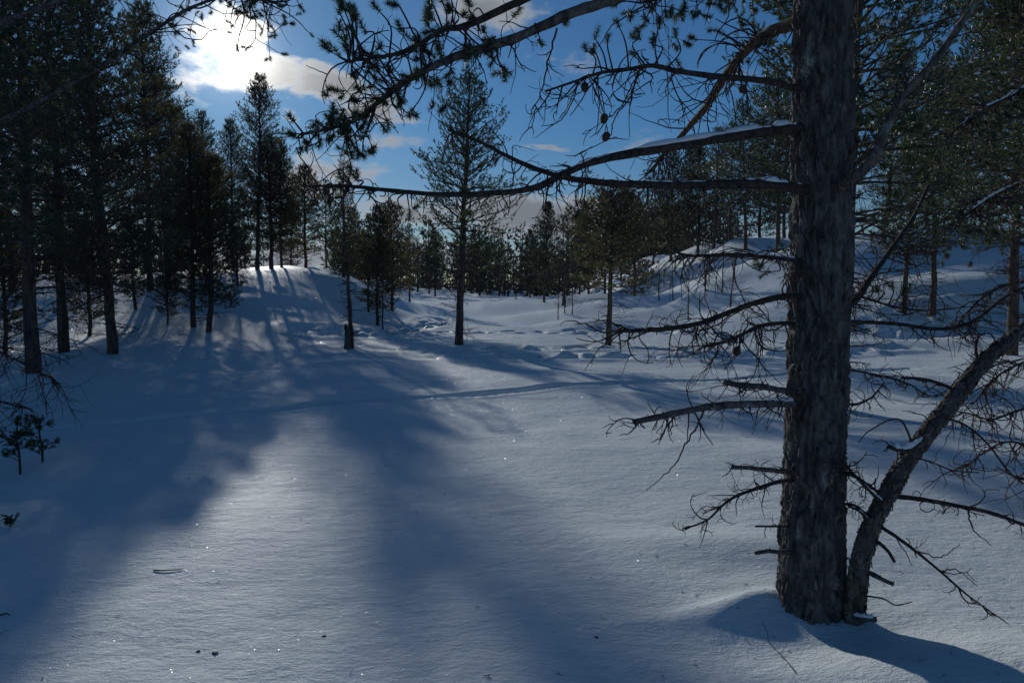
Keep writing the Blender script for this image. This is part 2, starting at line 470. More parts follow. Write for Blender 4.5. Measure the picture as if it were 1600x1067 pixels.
def m_needle(name, c1, c2, trans=.5, rough=.38):
    m, t, b = mat_new(name)
    c = mixc(t, smooth(t, tex_noise(t, coords(t), 2.6, 3), .35, .65), c1, c2)
    L(t, c, b.inputs['Base Color']); b.inputs['Roughness'].default_value = rough
    b.inputs['Specular IOR Level'].default_value = .8
    tr = N(t, 'ShaderNodeBsdfTranslucent'); L(t, mixc(t, 1.0, c, (1.15, 1.1, .75), 'MULTIPLY'), tr.inputs[0])
    mx = N(t, 'ShaderNodeMixShader'); mx.inputs[0].default_value = trans
    L(t, b.outputs[0], mx.inputs[1]); L(t, tr.outputs[0], mx.inputs[2])
    L(t, mx.outputs[0], t.nodes['Material Output'].inputs[0])
    return m
M_GROUND = m_snow_ground(); M_SNOW = m_snow(); M_CRYS = m_crystal()
M_BARK = m_bark('pine_bark', (.055, .047, .044), (.18, .160, .150), (.28, .295, .275), 1.0, .8)
M_BARKORANGE = m_bark('flaky_orange_bark', (.07, .045, .035), (.20, .125, .085), (.34, .30, .25), 1.4, .7)
M_BARKPALE = m_bark('pale_dead_bark', (.06, .05, .043), (.19, .16, .135), (.24, .25, .22), 1.2, .7, .55)
M_TWIG = m_bark('dry_twig', (.030, .024, .022), (.085, .066, .055), (.13, .13, .115), 2.0, .4, .66)
M_FARBARK = m_bark('far_pine_bark', (.06, .048, .042), (.17, .12, .09), (.12, .12, .10), .5, .4, .7)
M_BIRCH = m_bark('thin_birch_bark', (.05, .042, .04), (.15, .12, .105), (.2, .19, .18), .6, .3, .6)
M_NEEDLE = m_needle('pine_needles', (.062, .09, .04), (.135, .14, .052))
M_NEEDLE2 = m_needle('pine_needles_brownish', (.070, .078, .045), (.135, .12, .062))
M_NEEDLE3 = m_needle('pine_needles_bluish', (.042, .075, .045), (.085, .11, .05))
M_NEEDLE_FAR = m_needle('far_pine_needles', (.035, .048, .030), (.075, .075, .042), .25, .55)
M_NEEDLE_NEAR = m_needle('near_pine_needles', (.042, .068, .042), (.085, .10, .05), .3, .48)
M_CONE = m_bark('cone_scales', (.05, .035, .025), (.12, .08, .055), (.12, .1, .08), 2.5, .5, .8)

# ------------------------------------------------------------------ snow ground
def build_ground():
    a_front = np.linspace(-44, 44, 420)
    a_side = np.concatenate([np.linspace(44, 180, 46)[1:]])
    az = np.radians(np.concatenate([-a_side[::-1][0:], a_front, a_side[:-1]]))
    r = np.concatenate([[0.05], np.geomspace(.4, 1.8, 24), np.geomspace(1.8, 34, 470)[1:], np.geomspace(34, 900, 90)[1:]])
    cx, cy = 0.0, -.6
    A, Rr = np.meshgrid(az, r)
    X = cx + np.sin(A) * Rr; Y = cy + np.cos(A) * Rr
    Z = height(X.ravel(), Y.ravel())
    nr, na = A.shape
    V = np.stack([X.ravel(), Y.ravel(), Z], -1)
    i = np.arange(nr - 1)[:, None] * na; j = np.arange(na)[None]; k = (j + 1) % na
    Q = np.stack([i + j, i + k, i + na + k, i + na + j], -1).reshape(-1, 4)
    mb = MB(); mb.add(V, Q[:, ::-1])
    o = link('snow_ground', mb.mesh('snow_ground', M_GROUND))
    tag(o, 'snow covered clearing with hummocks, old ski track and trampled trails', kind='structure')
build_ground()

def build_crystals():
    rng = np.random.default_rng(4)
    n = 110000
    y = np.exp(rng.uniform(math.log(1.9), math.log(26), n)); x = (rng.random(n) * 2 - 1) * .82 * y
    z = height(x, y) + .003
    s = (.0004 + .0006 * rng.random(n) ** 3) * y
    tilt = rng.normal(size=(n, 2)) * R(24)
    Nn = np.stack([tilt[:, 0], tilt[:, 1], np.ones(n)], -1); Nn /= np.linalg.norm(Nn, axis=1)[:, None]
    S = np.cross(Nn, rng.normal(size=(n, 3))); S /= np.linalg.norm(S, axis=1)[:, None]; U = np.cross(Nn, S)
    C = np.stack([x, y, z], -1)
    V = np.stack([C + s[:, None] * S, C + s[:, None] * (U - .6 * S), C - s[:, None] * (.6 * S + U)], 1).reshape(-1, 3)
    mb = MB(); mb.add(V, None, np.arange(n)[:, None] * 3 + np.array([[0, 1, 2]]))
    o = link('ice_crystals', mb.mesh('ice_crystals', M_CRYS, False))
    tag(o, 'tiny flat ice crystals glittering on the snow surface', 'ice crystals', kind='stuff')
build_crystals()

# ------------------------------------------------------------------ pine generator
def unit(v): v = np.asarray(v, float); return v / (np.linalg.norm(v, axis=-1, keepdims=True) + 1e-12)

def make_pine(seed, H, cb, Rc, whorl=.34, per=5, twig_step=.16, shoots=3, K=15, nl=.05, nw=.0045, r0=None,
              snow=0.0, dead=True, needle=None, open_=0.0, lean=0.0, shape='pine', dead_len=.8, pw=2.5):
    rng = np.random.default_rng(seed)
    r0 = r0 or (.025 + .0092 * H)
    zz = np.linspace(-.3, H, 16)
    wob = np.stack([np.cumsum(rng.normal(size=16)) * .018 * H / 8 + lean * zz, np.cumsum(rng.normal(size=16)) * .018 * H / 8, zz], -1)
    wob[:, :2] -= wob[1, :2]
    rad = r0 * (1 - np.clip(zz / H, 0, 1)) ** .8 + .008; rad[0] *= 1.25; rad[1] *= 1.08
    tr = MB(); P = resample(wob, 40); rr = np.interp(np.linspace(0, 15, 40), np.arange(16), rad)
    tube(tr, P, rr, 10, .07, seed, rscale=1.2)
    def trunk_at(z): return np.array([np.interp(z, zz, wob[:, 0]), np.interp(z, zz, wob[:, 1]), z])
    br = MB(); SP, SD, SL = [], [], []; A, B, RA, RB = [], [], [], []
    z = cb
    while z < H - .12:
        t = (z - cb) / (H - cb)
        nb = per + rng.integers(-1, 2)
        a0 = rng.random() * 6.28
        for b in range(max(2, nb)):
            if rng.random() < open_: continue
            if shape == 'spruce':
                ln = Rc * (1 - t) ** .9 * rng.uniform(.8, 1.1) + .08; e0 = R(-18 + 40 * t + rng.normal() * 6)
            else:
                prof = (1 - t ** pw) ** .85 * (.68 + .32 * min(1, t / .25))
                ln = Rc * prof * rng.uniform(.62, 1.18) + .10; e0 = R(10 + 50 * t ** 1.15 + rng.normal() * 14)
            az = a0 + b * 6.283 / max(nb, 2) + rng.normal() * .25
            st = trunk_at(z + rng.normal() * .05)
            n = 6; s = np.linspace(0, 1, n)
            el = e0 + (-.25 * np.sin(s * 3.1) + .55 * s ** 2 * (1 - t * .5)) * (1 if shape == 'pine' else .7)
            aa = az + .25 * rng.normal() * s
            step = ln / (n - 1)
            dv = np.stack([np.cos(el) * np.cos(aa), np.cos(el) * np.sin(aa), np.sin(el)], -1)
            pts = st + np.concatenate([[np.zeros(3)], np.cumsum(dv[:-1] * step, 0)])
            br_r = (.006 + .011 * ln) * (1 - .85 * s)
            tube(br, pts, np.maximum(br_r, .003), 5)
            # side twigs
            k = .22 * ln
            side = 1
            while k < ln:
                f = k / ln * (n - 1); i = min(int(f), n - 2); p = pts[i] + (pts[i + 1] - pts[i]) * (f - i); d = dv[i]
                side = -side
                h = np.array([-d[1], d[0], 0]); h /= np.linalg.norm(h) + 1e-9
                tl = (.14 + .36 * ln * (1 - .75 * k / ln)) * rng.uniform(.6, 1.2)
                td = unit(d * rng.uniform(.55, .95) + h * side * rng.uniform(.5, .95) + np.array([0, 0, rng.uniform(-.05, .45)]))
                mid = p + td * tl * .55
                td2 = unit(td + np.array([0, 0, rng.uniform(.05, .5)]) + rng.normal(size=3) * .15)
                e = mid + td2 * tl * .45
                A += [p, mid]; B += [mid, e]; RA += [.0055, .004]; RB += [.004, .003]
                ns = max(1, int(round(shoots * (.6 + tl * 1.6))))
                for q in range(ns):
                    u = 1 - .75 * q / max(ns, 1) * rng.uniform(.7, 1.1)
                    pp = p + (mid - p) * min(1, u / .55) if u < .55 else mid + (e - mid) * (u - .55) / .45
                    sdv = unit(td2 + rng.normal(size=3) * (.25 if q == 0 else .6) + np.array([0, 0, .25]))
                    SP.append(pp); SD.append(sdv); SL.append(rng.uniform(.07, .14))
                k += twig_step * rng.uniform(.7, 1.35)
            SP.append(pts[-1]); SD.append(unit(dv[-1] + np.array([0, 0, .4]))); SL.append(.13)
        z += whorl * rng.uniform(.7, 1.3) * (1 - .35 * t)
    for q in range(6):
        SP.append(trunk_at(H - .04 * q)); SD.append(unit(np.array([rng.normal() * .4, rng.normal() * .4, 1]))); SL.append(.15)
    # the dry lower branches
    db = MB()
    if dead:
        z = .45
        while z < cb + .4:
            for b in range(rng.integers(3, 7)):
                az = rng.random() * 6.28; ln = dead_len * rng.uniform(.25, 1.0)
                st = trunk_at(z + rng.normal() * .05); e0 = rng.uniform(-.35, .25)
                s = np.linspace(0, 1, 6); el = e0 + rng.normal() * .35 * s; aa = az + rng.normal() * .4 * s
                dv = np.stack([np.cos(el) * np.cos(aa), np.cos(el) * np.sin(aa), np.sin(el)], -1)
                pts = st + np.concatenate([[np.zeros(3)], np.cumsum(dv[:-1] * ln / 5, 0)])
                tube(db, pts, np.maximum(.012 * (1 - .75 * s), .004), 4)
                for q in range(int(3 + 6 * ln)):
                    i = rng.integers(1, 5); p = pts[i]
                    td = unit(dv[i] * .6 + rng.normal(size=3) * .6 + np.array([0, 0, -.25])); tl = rng.uniform(.08, .32) * ln
                    mid = p + td * tl; e = mid + unit(td + rng.normal(size=3) * .45) * tl * .8
                    prisms(db, [p, mid], [mid, e], [.005, .004], [.004, .0025])
            z += rng.uniform(.16, .34)
    prisms(br, A, B, RA, RB)
    SP, SD, SL = np.array(SP), np.array(SD), np.array(SL)
    nd = MB(); needles(nd, SP, SD, SL, K, nl, nw, rng)
    sn = None
    if snow > 0:
        sel = rng.random(len(SP)) < snow
        # snow lies in patches, not evenly
        pat = vnoise(SP[:, 0] * 1.6, SP[:, 1] * 1.6, SP[:, 2] * 1.8, seed) > -.1
        sel &= pat; c = SP[sel] + SD[sel] * .05 + np.array([0, 0, .012])
        k = rng.uniform(.012, .036, len(c)) * np.where(rng.random(len(c)) < .06, 1.6, 1)
        sn = MB(); blobs(sn, c, k, k * .8, rng)
    nm = 'pine' if shape == 'pine' else 'spruce'
    return dict(trunk=tr.mesh(nm + '_trunk', M_FARBARK), crown=nd.mesh(nm + '_needles', needle or M_NEEDLE, False),
                branches=br.mesh(nm + '_branches', M_FARBARK), dead=db.mesh(nm + '_dead', M_TWIG) if dead else None,
                snow=sn.mesh(nm + '_snow', M_SNOW, False) if sn and sn.n else None)

def make_bare(seed, H, stems=1):
    rng = np.random.default_rng(seed); tr = MB(); tw = MB(); A, B, RA, RB = [], [], [], []
    for sidx in range(stems):
        lean = rng.normal(size=2) * .10 * (1 if stems > 1 else .4)
        n = 9; zz = np.linspace(-.2, H * rng.uniform(.7, 1), n)
        P = np.stack([lean[0] * zz + np.cumsum(rng.normal(size=n)) * .02 * H / 4, lean[1] * zz + np.cumsum(rng.normal(size=n)) * .02 * H / 4, zz], -1)
        r0 = .010 + .0085 * H
        Pp = resample(P, 24); rr = np.linspace(r0, .004, 24); tube(tr, Pp, rr, 7, .05, seed)
        for k in range(int(10 * H)):
            f = rng.uniform(.2, 1); i = int(f * 23); p = Pp[i]
            az = rng.random() * 6.28; e = rng.uniform(.35, 1.0); ln = (1.05 - f) * H * .30 * rng.uniform(.4, 1.1) + .1
            d = np.array([math.cos(az) * math.cos(e), math.sin(az) * math.cos(e), math.sin(e)])
            q = p
            for s in range(3):
                d = unit(d + rng.normal(size=3) * .16 + np.array([0, 0, .08])); q2 = q + d * ln / 3
                A.append(q); B.append(q2); RA.append(.0065 * (1 - s * .28)); RB.append(.0065 * (1 - (s + 1) * .28))
                for u in range(2):
                    td = unit(d + rng.normal(size=3) * .55); tl = ln * rng.uniform(.15, .4)
                    m = q2 + td * tl; A.append(q2); B.append(m); RA.append(.0032); RB.append(.0018)
                    for w in range(2):
                        e2 = m + unit(td + rng.normal(size=3) * .5) * tl * .7; A.append(m); B.append(e2); RA.append(.002); RB.append(.0012)
                q = q2
    prisms(tw, A, B, RA, RB)
    return dict(trunk=tr.mesh('birch_stem', M_BIRCH), branches=tw.mesh('birch_twigs', M_TWIG), crown=None, dead=None, snow=None)

def place_tree(name, var, x, y, rot, label, cat, group=None, scale=1.0, sink=.04, zscale=1.0):
    o = link(name, None); o.location = (x, y, zg(x, y) - sink); tl = random.Random(int(x * 37 + y * 91)); o.rotation_euler = (tl.gauss(0, .022), tl.gauss(0, .022), rot)
    zscale = tl.uniform(.95, 1.04); wd = tl.uniform(.9, 1.1)
    o.scale = (scale * wd, scale * wd, scale * zscale); o.empty_display_size = .2
    tag(o, label, cat, group)
    link('trunk', var['trunk'], o)
    if var['crown']:
        c = link('crown', var['crown'], o); link('branches', var['branches'], c)
        if var['snow']: tag(link('clinging_snow', var['snow'], c), kind='stuff')
    else: link('crown', var['branches'], o)
    if var['dead']: tag(link('dead_branches', var['dead'], o), kind='stuff')
    return o
def at_px(px, Y):
    x = (px - 800) / FPX * Y
    for _ in range(4):
        z = zg(x, Y); d = Y * CT - (z - CAM_H) * ST; x = (px - 800) / FPX * d
    return x
V = {}
V['dense_a'] = make_pine(11, 10.0, 1.75, 1.8, whorl=.27, per=7, twig_step=.13, shoots=3, K=24, nl=.06, nw=.0095, needle=M_NEEDLE2, dead_len=1.3, r0=.10)
V['dense_b'] = make_pine(12, 9.0, 1.5, 1.6, whorl=.27, per=7, twig_step=.13, shoots=3, K=24, nl=.06, nw=.0095, needle=M_NEEDLE, dead_len=1.2, r0=.095)
V['dense_c'] = make_pine(13, 8.0, 1.25, 1.5, whorl=.26, per=7, twig_step=.13, shoots=3, K=24, nl=.06, nw=.0095, needle=M_NEEDLE2, dead_len=1.0, r0=.092)
V['small_a'] = make_pine(14, 5.0, .9, 1.1, whorl=.24, per=7, twig_step=.13, shoots=4, K=15, nl=.07, nw=.013, needle=M_NEEDLE2, dead_len=.6)
V['open_a'] = make_pine(15, 8.1, 2.2, 1.75, whorl=.26, per=6, twig_step=.14, shoots=3, K=24, nl=.06, nw=.012, needle=M_NEEDLE3, open_=.08, r0=.125, dead_len=1.0)
V['open_b'] = make_pine(16, 4.7, 1.95, 1.45, pw=3.0, whorl=.20, per=7, twig_step=.14, shoots=4, K=15, nl=.065, nw=.012, needle=M_NEEDLE2, open_=.03, r0=.08, dead_len=.9)
V['snowy_a'] = make_pine(17, 9.0, 2.6, 1.95, whorl=.28, per=7, twig_step=.14, shoots=3, K=19, nl=.06, nw=.015, needle=M_NEEDLE3, snow=.6, dead_len=1.1)
V['snowy_b'] = make_pine(18, 6.5, 2.2, 1.35, whorl=.27, per=7, twig_step=.14, shoots=3, K=19, nl=.06, nw=.015, needle=M_NEEDLE3, snow=.55, dead_len=.8)
V['spruce'] = make_pine(19, 6.0, .5, .8, whorl=.18, per=8, twig_step=.13, shoots=3, K=14, nl=.05, nw=.012, needle=M_NEEDLE3, shape='spruce', dead=False)
V['far_a'] = make_pine(20, 9.0, 1.2, 1.8, pw=2.6, whorl=.36, per=7, twig_step=.2, shoots=4, K=9, nl=.11, nw=.03, needle=M_NEEDLE_FAR, dead=False)
V['far_b'] = make_pine(21, 8.0, 1.0, 1.5, whorl=.34, per=7, twig_step=.2, shoots=4, K=9, nl=.11, nw=.03, needle=M_NEEDLE_FAR, dead=False)
V['far_c'] = make_pine(23, 8.5, 2.0, 1.9, whorl=.40, per=5, twig_step=.2, shoots=4, K=9, nl=.11, nw=.028, needle=M_NEEDLE_FAR, dead=False, open_=.25, pw=2.6)
V['airy'] = make_pine(24, 10.0, 1.9, 1.8, whorl=.34, per=6, twig_step=.17, shoots=3, K=20, nl=.06, nw=.0095, needle=M_NEEDLE2, open_=.12, r0=.10, dead_len=1.3, pw=2.2)
V['thin'] = make_pine(22, 4.0, 2.2, .62, whorl=.24, per=4, twig_step=.14, shoots=3, K=14, nl=.06, nw=.011, needle=M_NEEDLE2, open_=.1, r0=.06, dead_len=.6)
V['bare_a'] = make_bare(31, 3.4); V['bare_b'] = make_bare(32, 4.6); V['bare_c'] = make_bare(33, 2.6, 3)

ST_L = 'pines of the dense stand on the sunny side'
TREES = [
    # name, variant, px, Y, height scale, rot, label, category, group
    ('pine_tree', 'airy', 52, 11.3, 1.0, .3, 'dark pine with the lowest, thickest trunk base at the left edge of the stand', 'pine tree', ST_L),
    ('pine_tree', 'airy', 100, 15.2, 1.08, 1.4, 'dark pine second from the left edge, trunk just behind the thickest one', 'pine tree', ST_L),
    ('pine_tree', 'dense_c', 177, 14.6, 1.08, 2.2, 'dark straight pine standing alone in blue shade, third trunk from the left edge', 'pine tree', ST_L),
    ('pine_tree', 'dense_a', 235, 24, 1.0, 4.0, 'thick trunked pine on the ridge behind the shaded snow, fourth trunk from left', 'pine tree', ST_L),
    ('pine_tree', 'dense_c', 302, 20.2, .76, .9, 'thicker pine of the close pair standing in blue shadow left of the sun gap', 'pine tree', ST_L),
    ('pine_tree', 'small_a', 326, 19.6, 1.0, 3.3, 'thinner pine of the close pair standing in blue shadow', 'pine tree', ST_L),
    ('pine_tree', 'dense_c', 402, 28, .97, 5.1, 'pine on the ridge crest with its pointed top just under the sun', 'pine tree', ST_L),
    ('pine_tree', 'dense_b', 440, 31, .62, 2.9, 'bushy pine on the ridge just beside the pine under the sun', 'pine tree', ST_L),
    ('pine_tree', 'small_a', 424, 29, 1.08, 4.1, 'short bushy pine tucked against the crest pine under the sun', 'pine tree', ST_L),
    ('pine_tree', 'small_a', 478, 32, .92, 1.1, 'low rounded pine ending the dense stand at the ridge edge', 'pine tree', ST_L),
    ('pine_tree', 'airy', -30, 17, 1.05, 2.0, 'tall pine filling the left edge behind the thick trunk', 'pine tree', ST_L),
]
BK = 'tall dark pine deep inside the dense stand'
for i, (px, Y, v, s, ro) in enumerate([(20, 24, 'airy', .9, .7), (75, 29, 'dense_a', .9, 1.9), (160, 30, 'dense_c', 1.2, 2.1), 
        (262, 28, 'dense_b', .95, 4.4), (285, 33, 'dense_c', 1.0, .5), (330, 32, 'dense_b', .82, 5.3), (365, 36, 'dense_c', .95, 1.0), (-90, 24, 'dense_a', 1.1, 3.0)]):
    TREES.append(('pine_tree', v, px, Y, s, ro, BK, 'pine tree', 'pines deep in the dense stand'))
TREES += [
    ('pine_bush', 'small_a', 372, 24.5, .42, .5, 'low dark pine bush on the ridge foot in front of the crest pine', 'pine bush', None),
    ('pine_tree', 'small_a', 140, 19, .62, 2.9, 'young pine in shade between the second and third trunks from the left edge', 'pine tree', None),
    ('pine_tree', 'small_a', 212, 22, .60, .9, 'young pine in shade just left of the fourth trunk', 'pine tree', None),
    ('pine_tree', 'small_a', 8, 15, .62, 3.9, 'young pine in shade at the very left edge', 'pine tree', None),
    ('pine_bush', 'small_a', 262, 20.5, .40, 1.9, 'low dark pine bush in the shade between the trunks', 'pine bush', None),
    ('pine_tree', 'open_a', 717, 20, 1.0, .4, 'tall slender pine standing alone in the middle of the clearing', 'pine tree', None),
    ('pine_tree', 'open_b', 950, 20.6, 1.0, 1.5, 'short round crowned pine with bare straight stem between clearing and big trunk', 'pine tree', None),
    ('pine_tree', 'thin', 549, 18.9, 1.0, 2.5, 'thin young pine rising beside a broken stump in the clearing', 'pine tree', None),
    ('spruce_tree', 'spruce', 537, 33, 1.02, 0, 'narrow pointed spruce at the end of the ridge', 'spruce tree', None),
    ('pine_tree', 'small_a', 590, 26.5, .88, .6, 'young pine in front of the small clump at the ridge foot', 'pine tree', 'small clump at the ridge foot'),
    ('pine_tree', 'small_a', 613, 30, .9, 4.2, 'young pine on the clearing side of the small clump at the ridge foot', 'pine tree', 'small clump at the ridge foot'),
    ('birch_tree', 'bare_b', 577, 28, 1.15, 1.0, 'bare birch with wispy top above the small clump', 'birch tree', None),
    ('birch_tree', 'bare_a', 598, 25.6, .9, 2.0, 'thin bare birch stem leaning in the small clump', 'birch tree', None),
    ('pine_tree', 'far_c', 640, 46, .62, 2.2, 'dark pine between the small clump and the lone pine', 'pine tree', None),
    ('pine_tree', 'far_c', 510, 42, .66, 1.2, 'dark pine behind the narrow spruce', 'pine tree', None),
    ('pine_tree', 'far_a', 455, 48, .70, 2.9, 'dark pine on the far side of the ridge behind its edge', 'pine tree', None),
    ('pine_tree', 'far_b', 562, 52, .74, 2.9, 'dark pine in the gap behind spruce and small clump', 'pine tree', None),
    ('pine_tree', 'far_b', 680, 70, .85, 1.0, 'distant dark pine just left of the lone pine trunk', 'pine tree', None),
    ('pine_tree', 'far_c', 780, 76, .85, .1, 'distant pine standing out against pale cloud right of the lone pine', 'pine tree', None),
    ('birch_tree', 'bare_b', 806, 60, 1.2, .1, 'bare thin tree beside the distant pine against pale cloud', 'birch tree', None),
    ('pine_tree', 'far_a', 850, 50, .78, 3.1, 'broad dark pine starting the wood at the far side of the clearing', 'pine tree', 'wood across the clearing'),
    ('pine_tree', 'far_c', 880, 44, .74, 2.6, 'dark pine in front of the broad one across the clearing', 'pine tree', 'wood across the clearing'),
    ('pine_tree', 'far_a', 992, 46, .86, 1.7, 'tall dark pine behind the short round crowned pine', 'pine tree', 'wood across the clearing'),
    ('pine_tree', 'far_b', 1048, 50, 1.0, .4, 'conical dark pine against blue sky beyond the hollow', 'pine tree', 'wood across the clearing'),
    ('pine_tree', 'far_a', 920, 56, .85, 5.5, 'dark pine half hidden in the wood across the clearing', 'pine tree', 'wood across the clearing'),
    ('pine_tree', 'snowy_b', 1115, 44, 1.15, 2.1, 'snow dusted pine beyond the hollow near the big trunk', 'pine tree', 'wood across the clearing'),
    ('pine_tree', 'snowy_b', 1165, 40, 1.28, 3.3, 'taller snow dusted pine close to the big trunk', 'pine tree', 'wood across the clearing'),
    ('pine_tree', 'snowy_a', 1215, 36, 1.02, 5.0, 'tallest snow dusted pine touching the big trunk in view', 'pine tree', 'wood across the clearing'),
    ('pine_tree', 'snowy_a', 1311, 9.3, .98, 2.6, 'pine directly behind the big trunk, its stem showing along the edge', 'pine tree', None),
    ('pine_tree', 'snowy_b', 1412, 23.0, .92, .8, 'thin pine on the slope, nearer the big trunk of a pair', 'pine tree', 'pair of thin pines on the slope'),
    ('pine_tree', 'snowy_b', 1457, 22.5, 1.0, 2.7, 'thin pine on the slope, farther from the big trunk of a pair', 'pine tree', 'pair of thin pines on the slope'),
    ('pine_tree', 'snowy_a', 1640, 12.0, 1.02, 1.2, 'snowy pine hanging its crown in from the right edge', 'pine tree', 'snowy pines on the slope'),
    ('pine_tree', 'snowy_a', 1545, 29, 1.12, 4.6, 'snowy pine on the crest of the slope', 'pine tree', 'snowy pines on the slope'),
    ('pine_tree', 'snowy_b', 1500, 34, 1.45, .3, 'snowy pine behind the crest of the slope', 'pine tree', 'snowy pines on the slope'),
    ('pine_tree', 'snowy_a', 1580, 16.5, 1.1, 5.2, 'snow flecked pine between the thin pair on the slope and the right edge', 'pine tree', 'snowy pines on the slope'),
    ('pine_tree', 'snowy_a', 1380, 33, 1.0, 3.9, 'snowy pine high on the slope right beside the big trunk', 'pine tree', 'snowy pines on the slope'),
    ('pine_tree', 'snowy_a', 1440, 38, 1.2, 2.0, 'large snowy pine behind the thin pair on the slope', 'pine tree', 'snowy pines on the slope'),
    ('pine_tree', 'snowy_b', 1650, 22, 1.25, .6, 'snowy pine low on the slope at the right edge', 'pine tree', 'snowy pines on the slope'),
    ('pine_tree', 'open_a', -95, 8.6, 1.1, 3.3, 'pine outside the left edge reaching dry branches into view', 'pine tree', None),
]
for i, (px, Y, v, s, ro) in enumerate([(905, 60, 'far_a', .82, .3), (945, 52, 'far_c', .86, 1.3), (970, 64, 'far_b', 1.1, 2.3), (1020, 58, 'far_c', 1.0, 3.1), (1075, 62, 'far_a', 1.12, 4.1), (1090, 47, 'far_a', .85, 5.1), (1140, 55, 'far_c', 1.12, .8), (1185, 50, 'far_b', 1.2, 1.8), (1225, 58, 'far_a', 1.2, 2.8), (828, 66, 'far_b', .8, 1.0), (715, 84, 'far_c', .8, 0), (740, 90, 'far_b', .8, 2)]):
    TREES.append(('pine_tree', v, px, Y, s, ro, 'dark pine massed in the back of the wood across the clearing', 'pine tree', 'back of the wood across the clearing'))
for i, (px, Y, v, s, ro) in enumerate([(1030, 36.5, 'bare_b', .8, .3), (1052, 35, 'bare_a', .9, 1.2), (1075, 30, 'bare_a', 1.0, 2.0), (1102, 32, 'bare_c', 1.1, .6), (1128, 31, 'bare_a', .9, 4.0), (1140, 29, 'bare_b', .7, 5)]):
    TREES.append(('birch_tree', v, px, Y, s, ro, 'thin bare birch in the blue hollow, %s from the clearing side of six' % ('first', 'second', 'third', 'fourth', 'fifth', 'sixth')[i], 'birch tree', 'bare birches in the hollow'))
for i, (px, Y, v, s, ro) in enumerate([(872, 34, 'bare_a', .75, .3), (882, 35, 'bare_c', .9, 1.2), (895, 34.5, 'bare_b', .6, 2.0)]):
    TREES.append(('birch_tree', v, px, Y, s, ro, '%s of three slim bare birches among hummocks left of the short round pine' % ('leftmost', 'middle', 'rightmost')[i], 'birch tree', 'bare birches among the hummocks'))
for nm, v, px, Y, s, ro, lab, cat, grp in TREES:
    place_tree(nm, V[v], at_px(px, Y), Y, ro, lab, cat, grp, s)

# far wood on the horizon: one mass
def far_wood():
    rng = np.random.default_rng(77); nd = MB(); br = MB()
    P, D, Ln = [], [], []
    for i in range(400):
        px = rng.uniform(-250, 420) if i % 4 == 0 else rng.uniform(520, 1150); Y = rng.uniform(78, 150) if px > 420 else rng.uniform(60, 110); x = (px - 800) / FPX * Y; z0 = float(base_height(np.array([x]), np.array([Y]))[0])
        h = rng.uniform(5, 9.5); r = rng.uniform(1.2, 2.4)
        prisms(br, [[x, Y, z0 - .3]], [[x, Y, z0 + h]], .12, .03)
        k = 52; t = rng.random(k) ** 1.3; a = rng.random(k) * 6.28; rr = r * (1 - t) ** .7 * np.sqrt(rng.random(k)) + .05
        P.append(np.stack([x + np.cos(a) * rr, Y + np.sin(a) * rr, z0 + .2 + t * (h - .2)], -1))
        D.append(np.stack([np.cos(a), np.sin(a), .3 + .6 * t], -1)); Ln.append(np.full(k, .5))
    needles(nd, np.concatenate(P), np.concatenate(D), np.concatenate(Ln), 8, .40, .17, rng)
    o = link('far_wood', nd.mesh('far_wood', M_NEEDLE_FAR, False))
    tag(o, 'dark band of distant forest along the horizon beyond the clearing', 'forest', kind='stuff')
    link('trunks', br.mesh('far_wood_trunks', M_FARBARK), o)['kind'] = 'stuff'
far_wood()

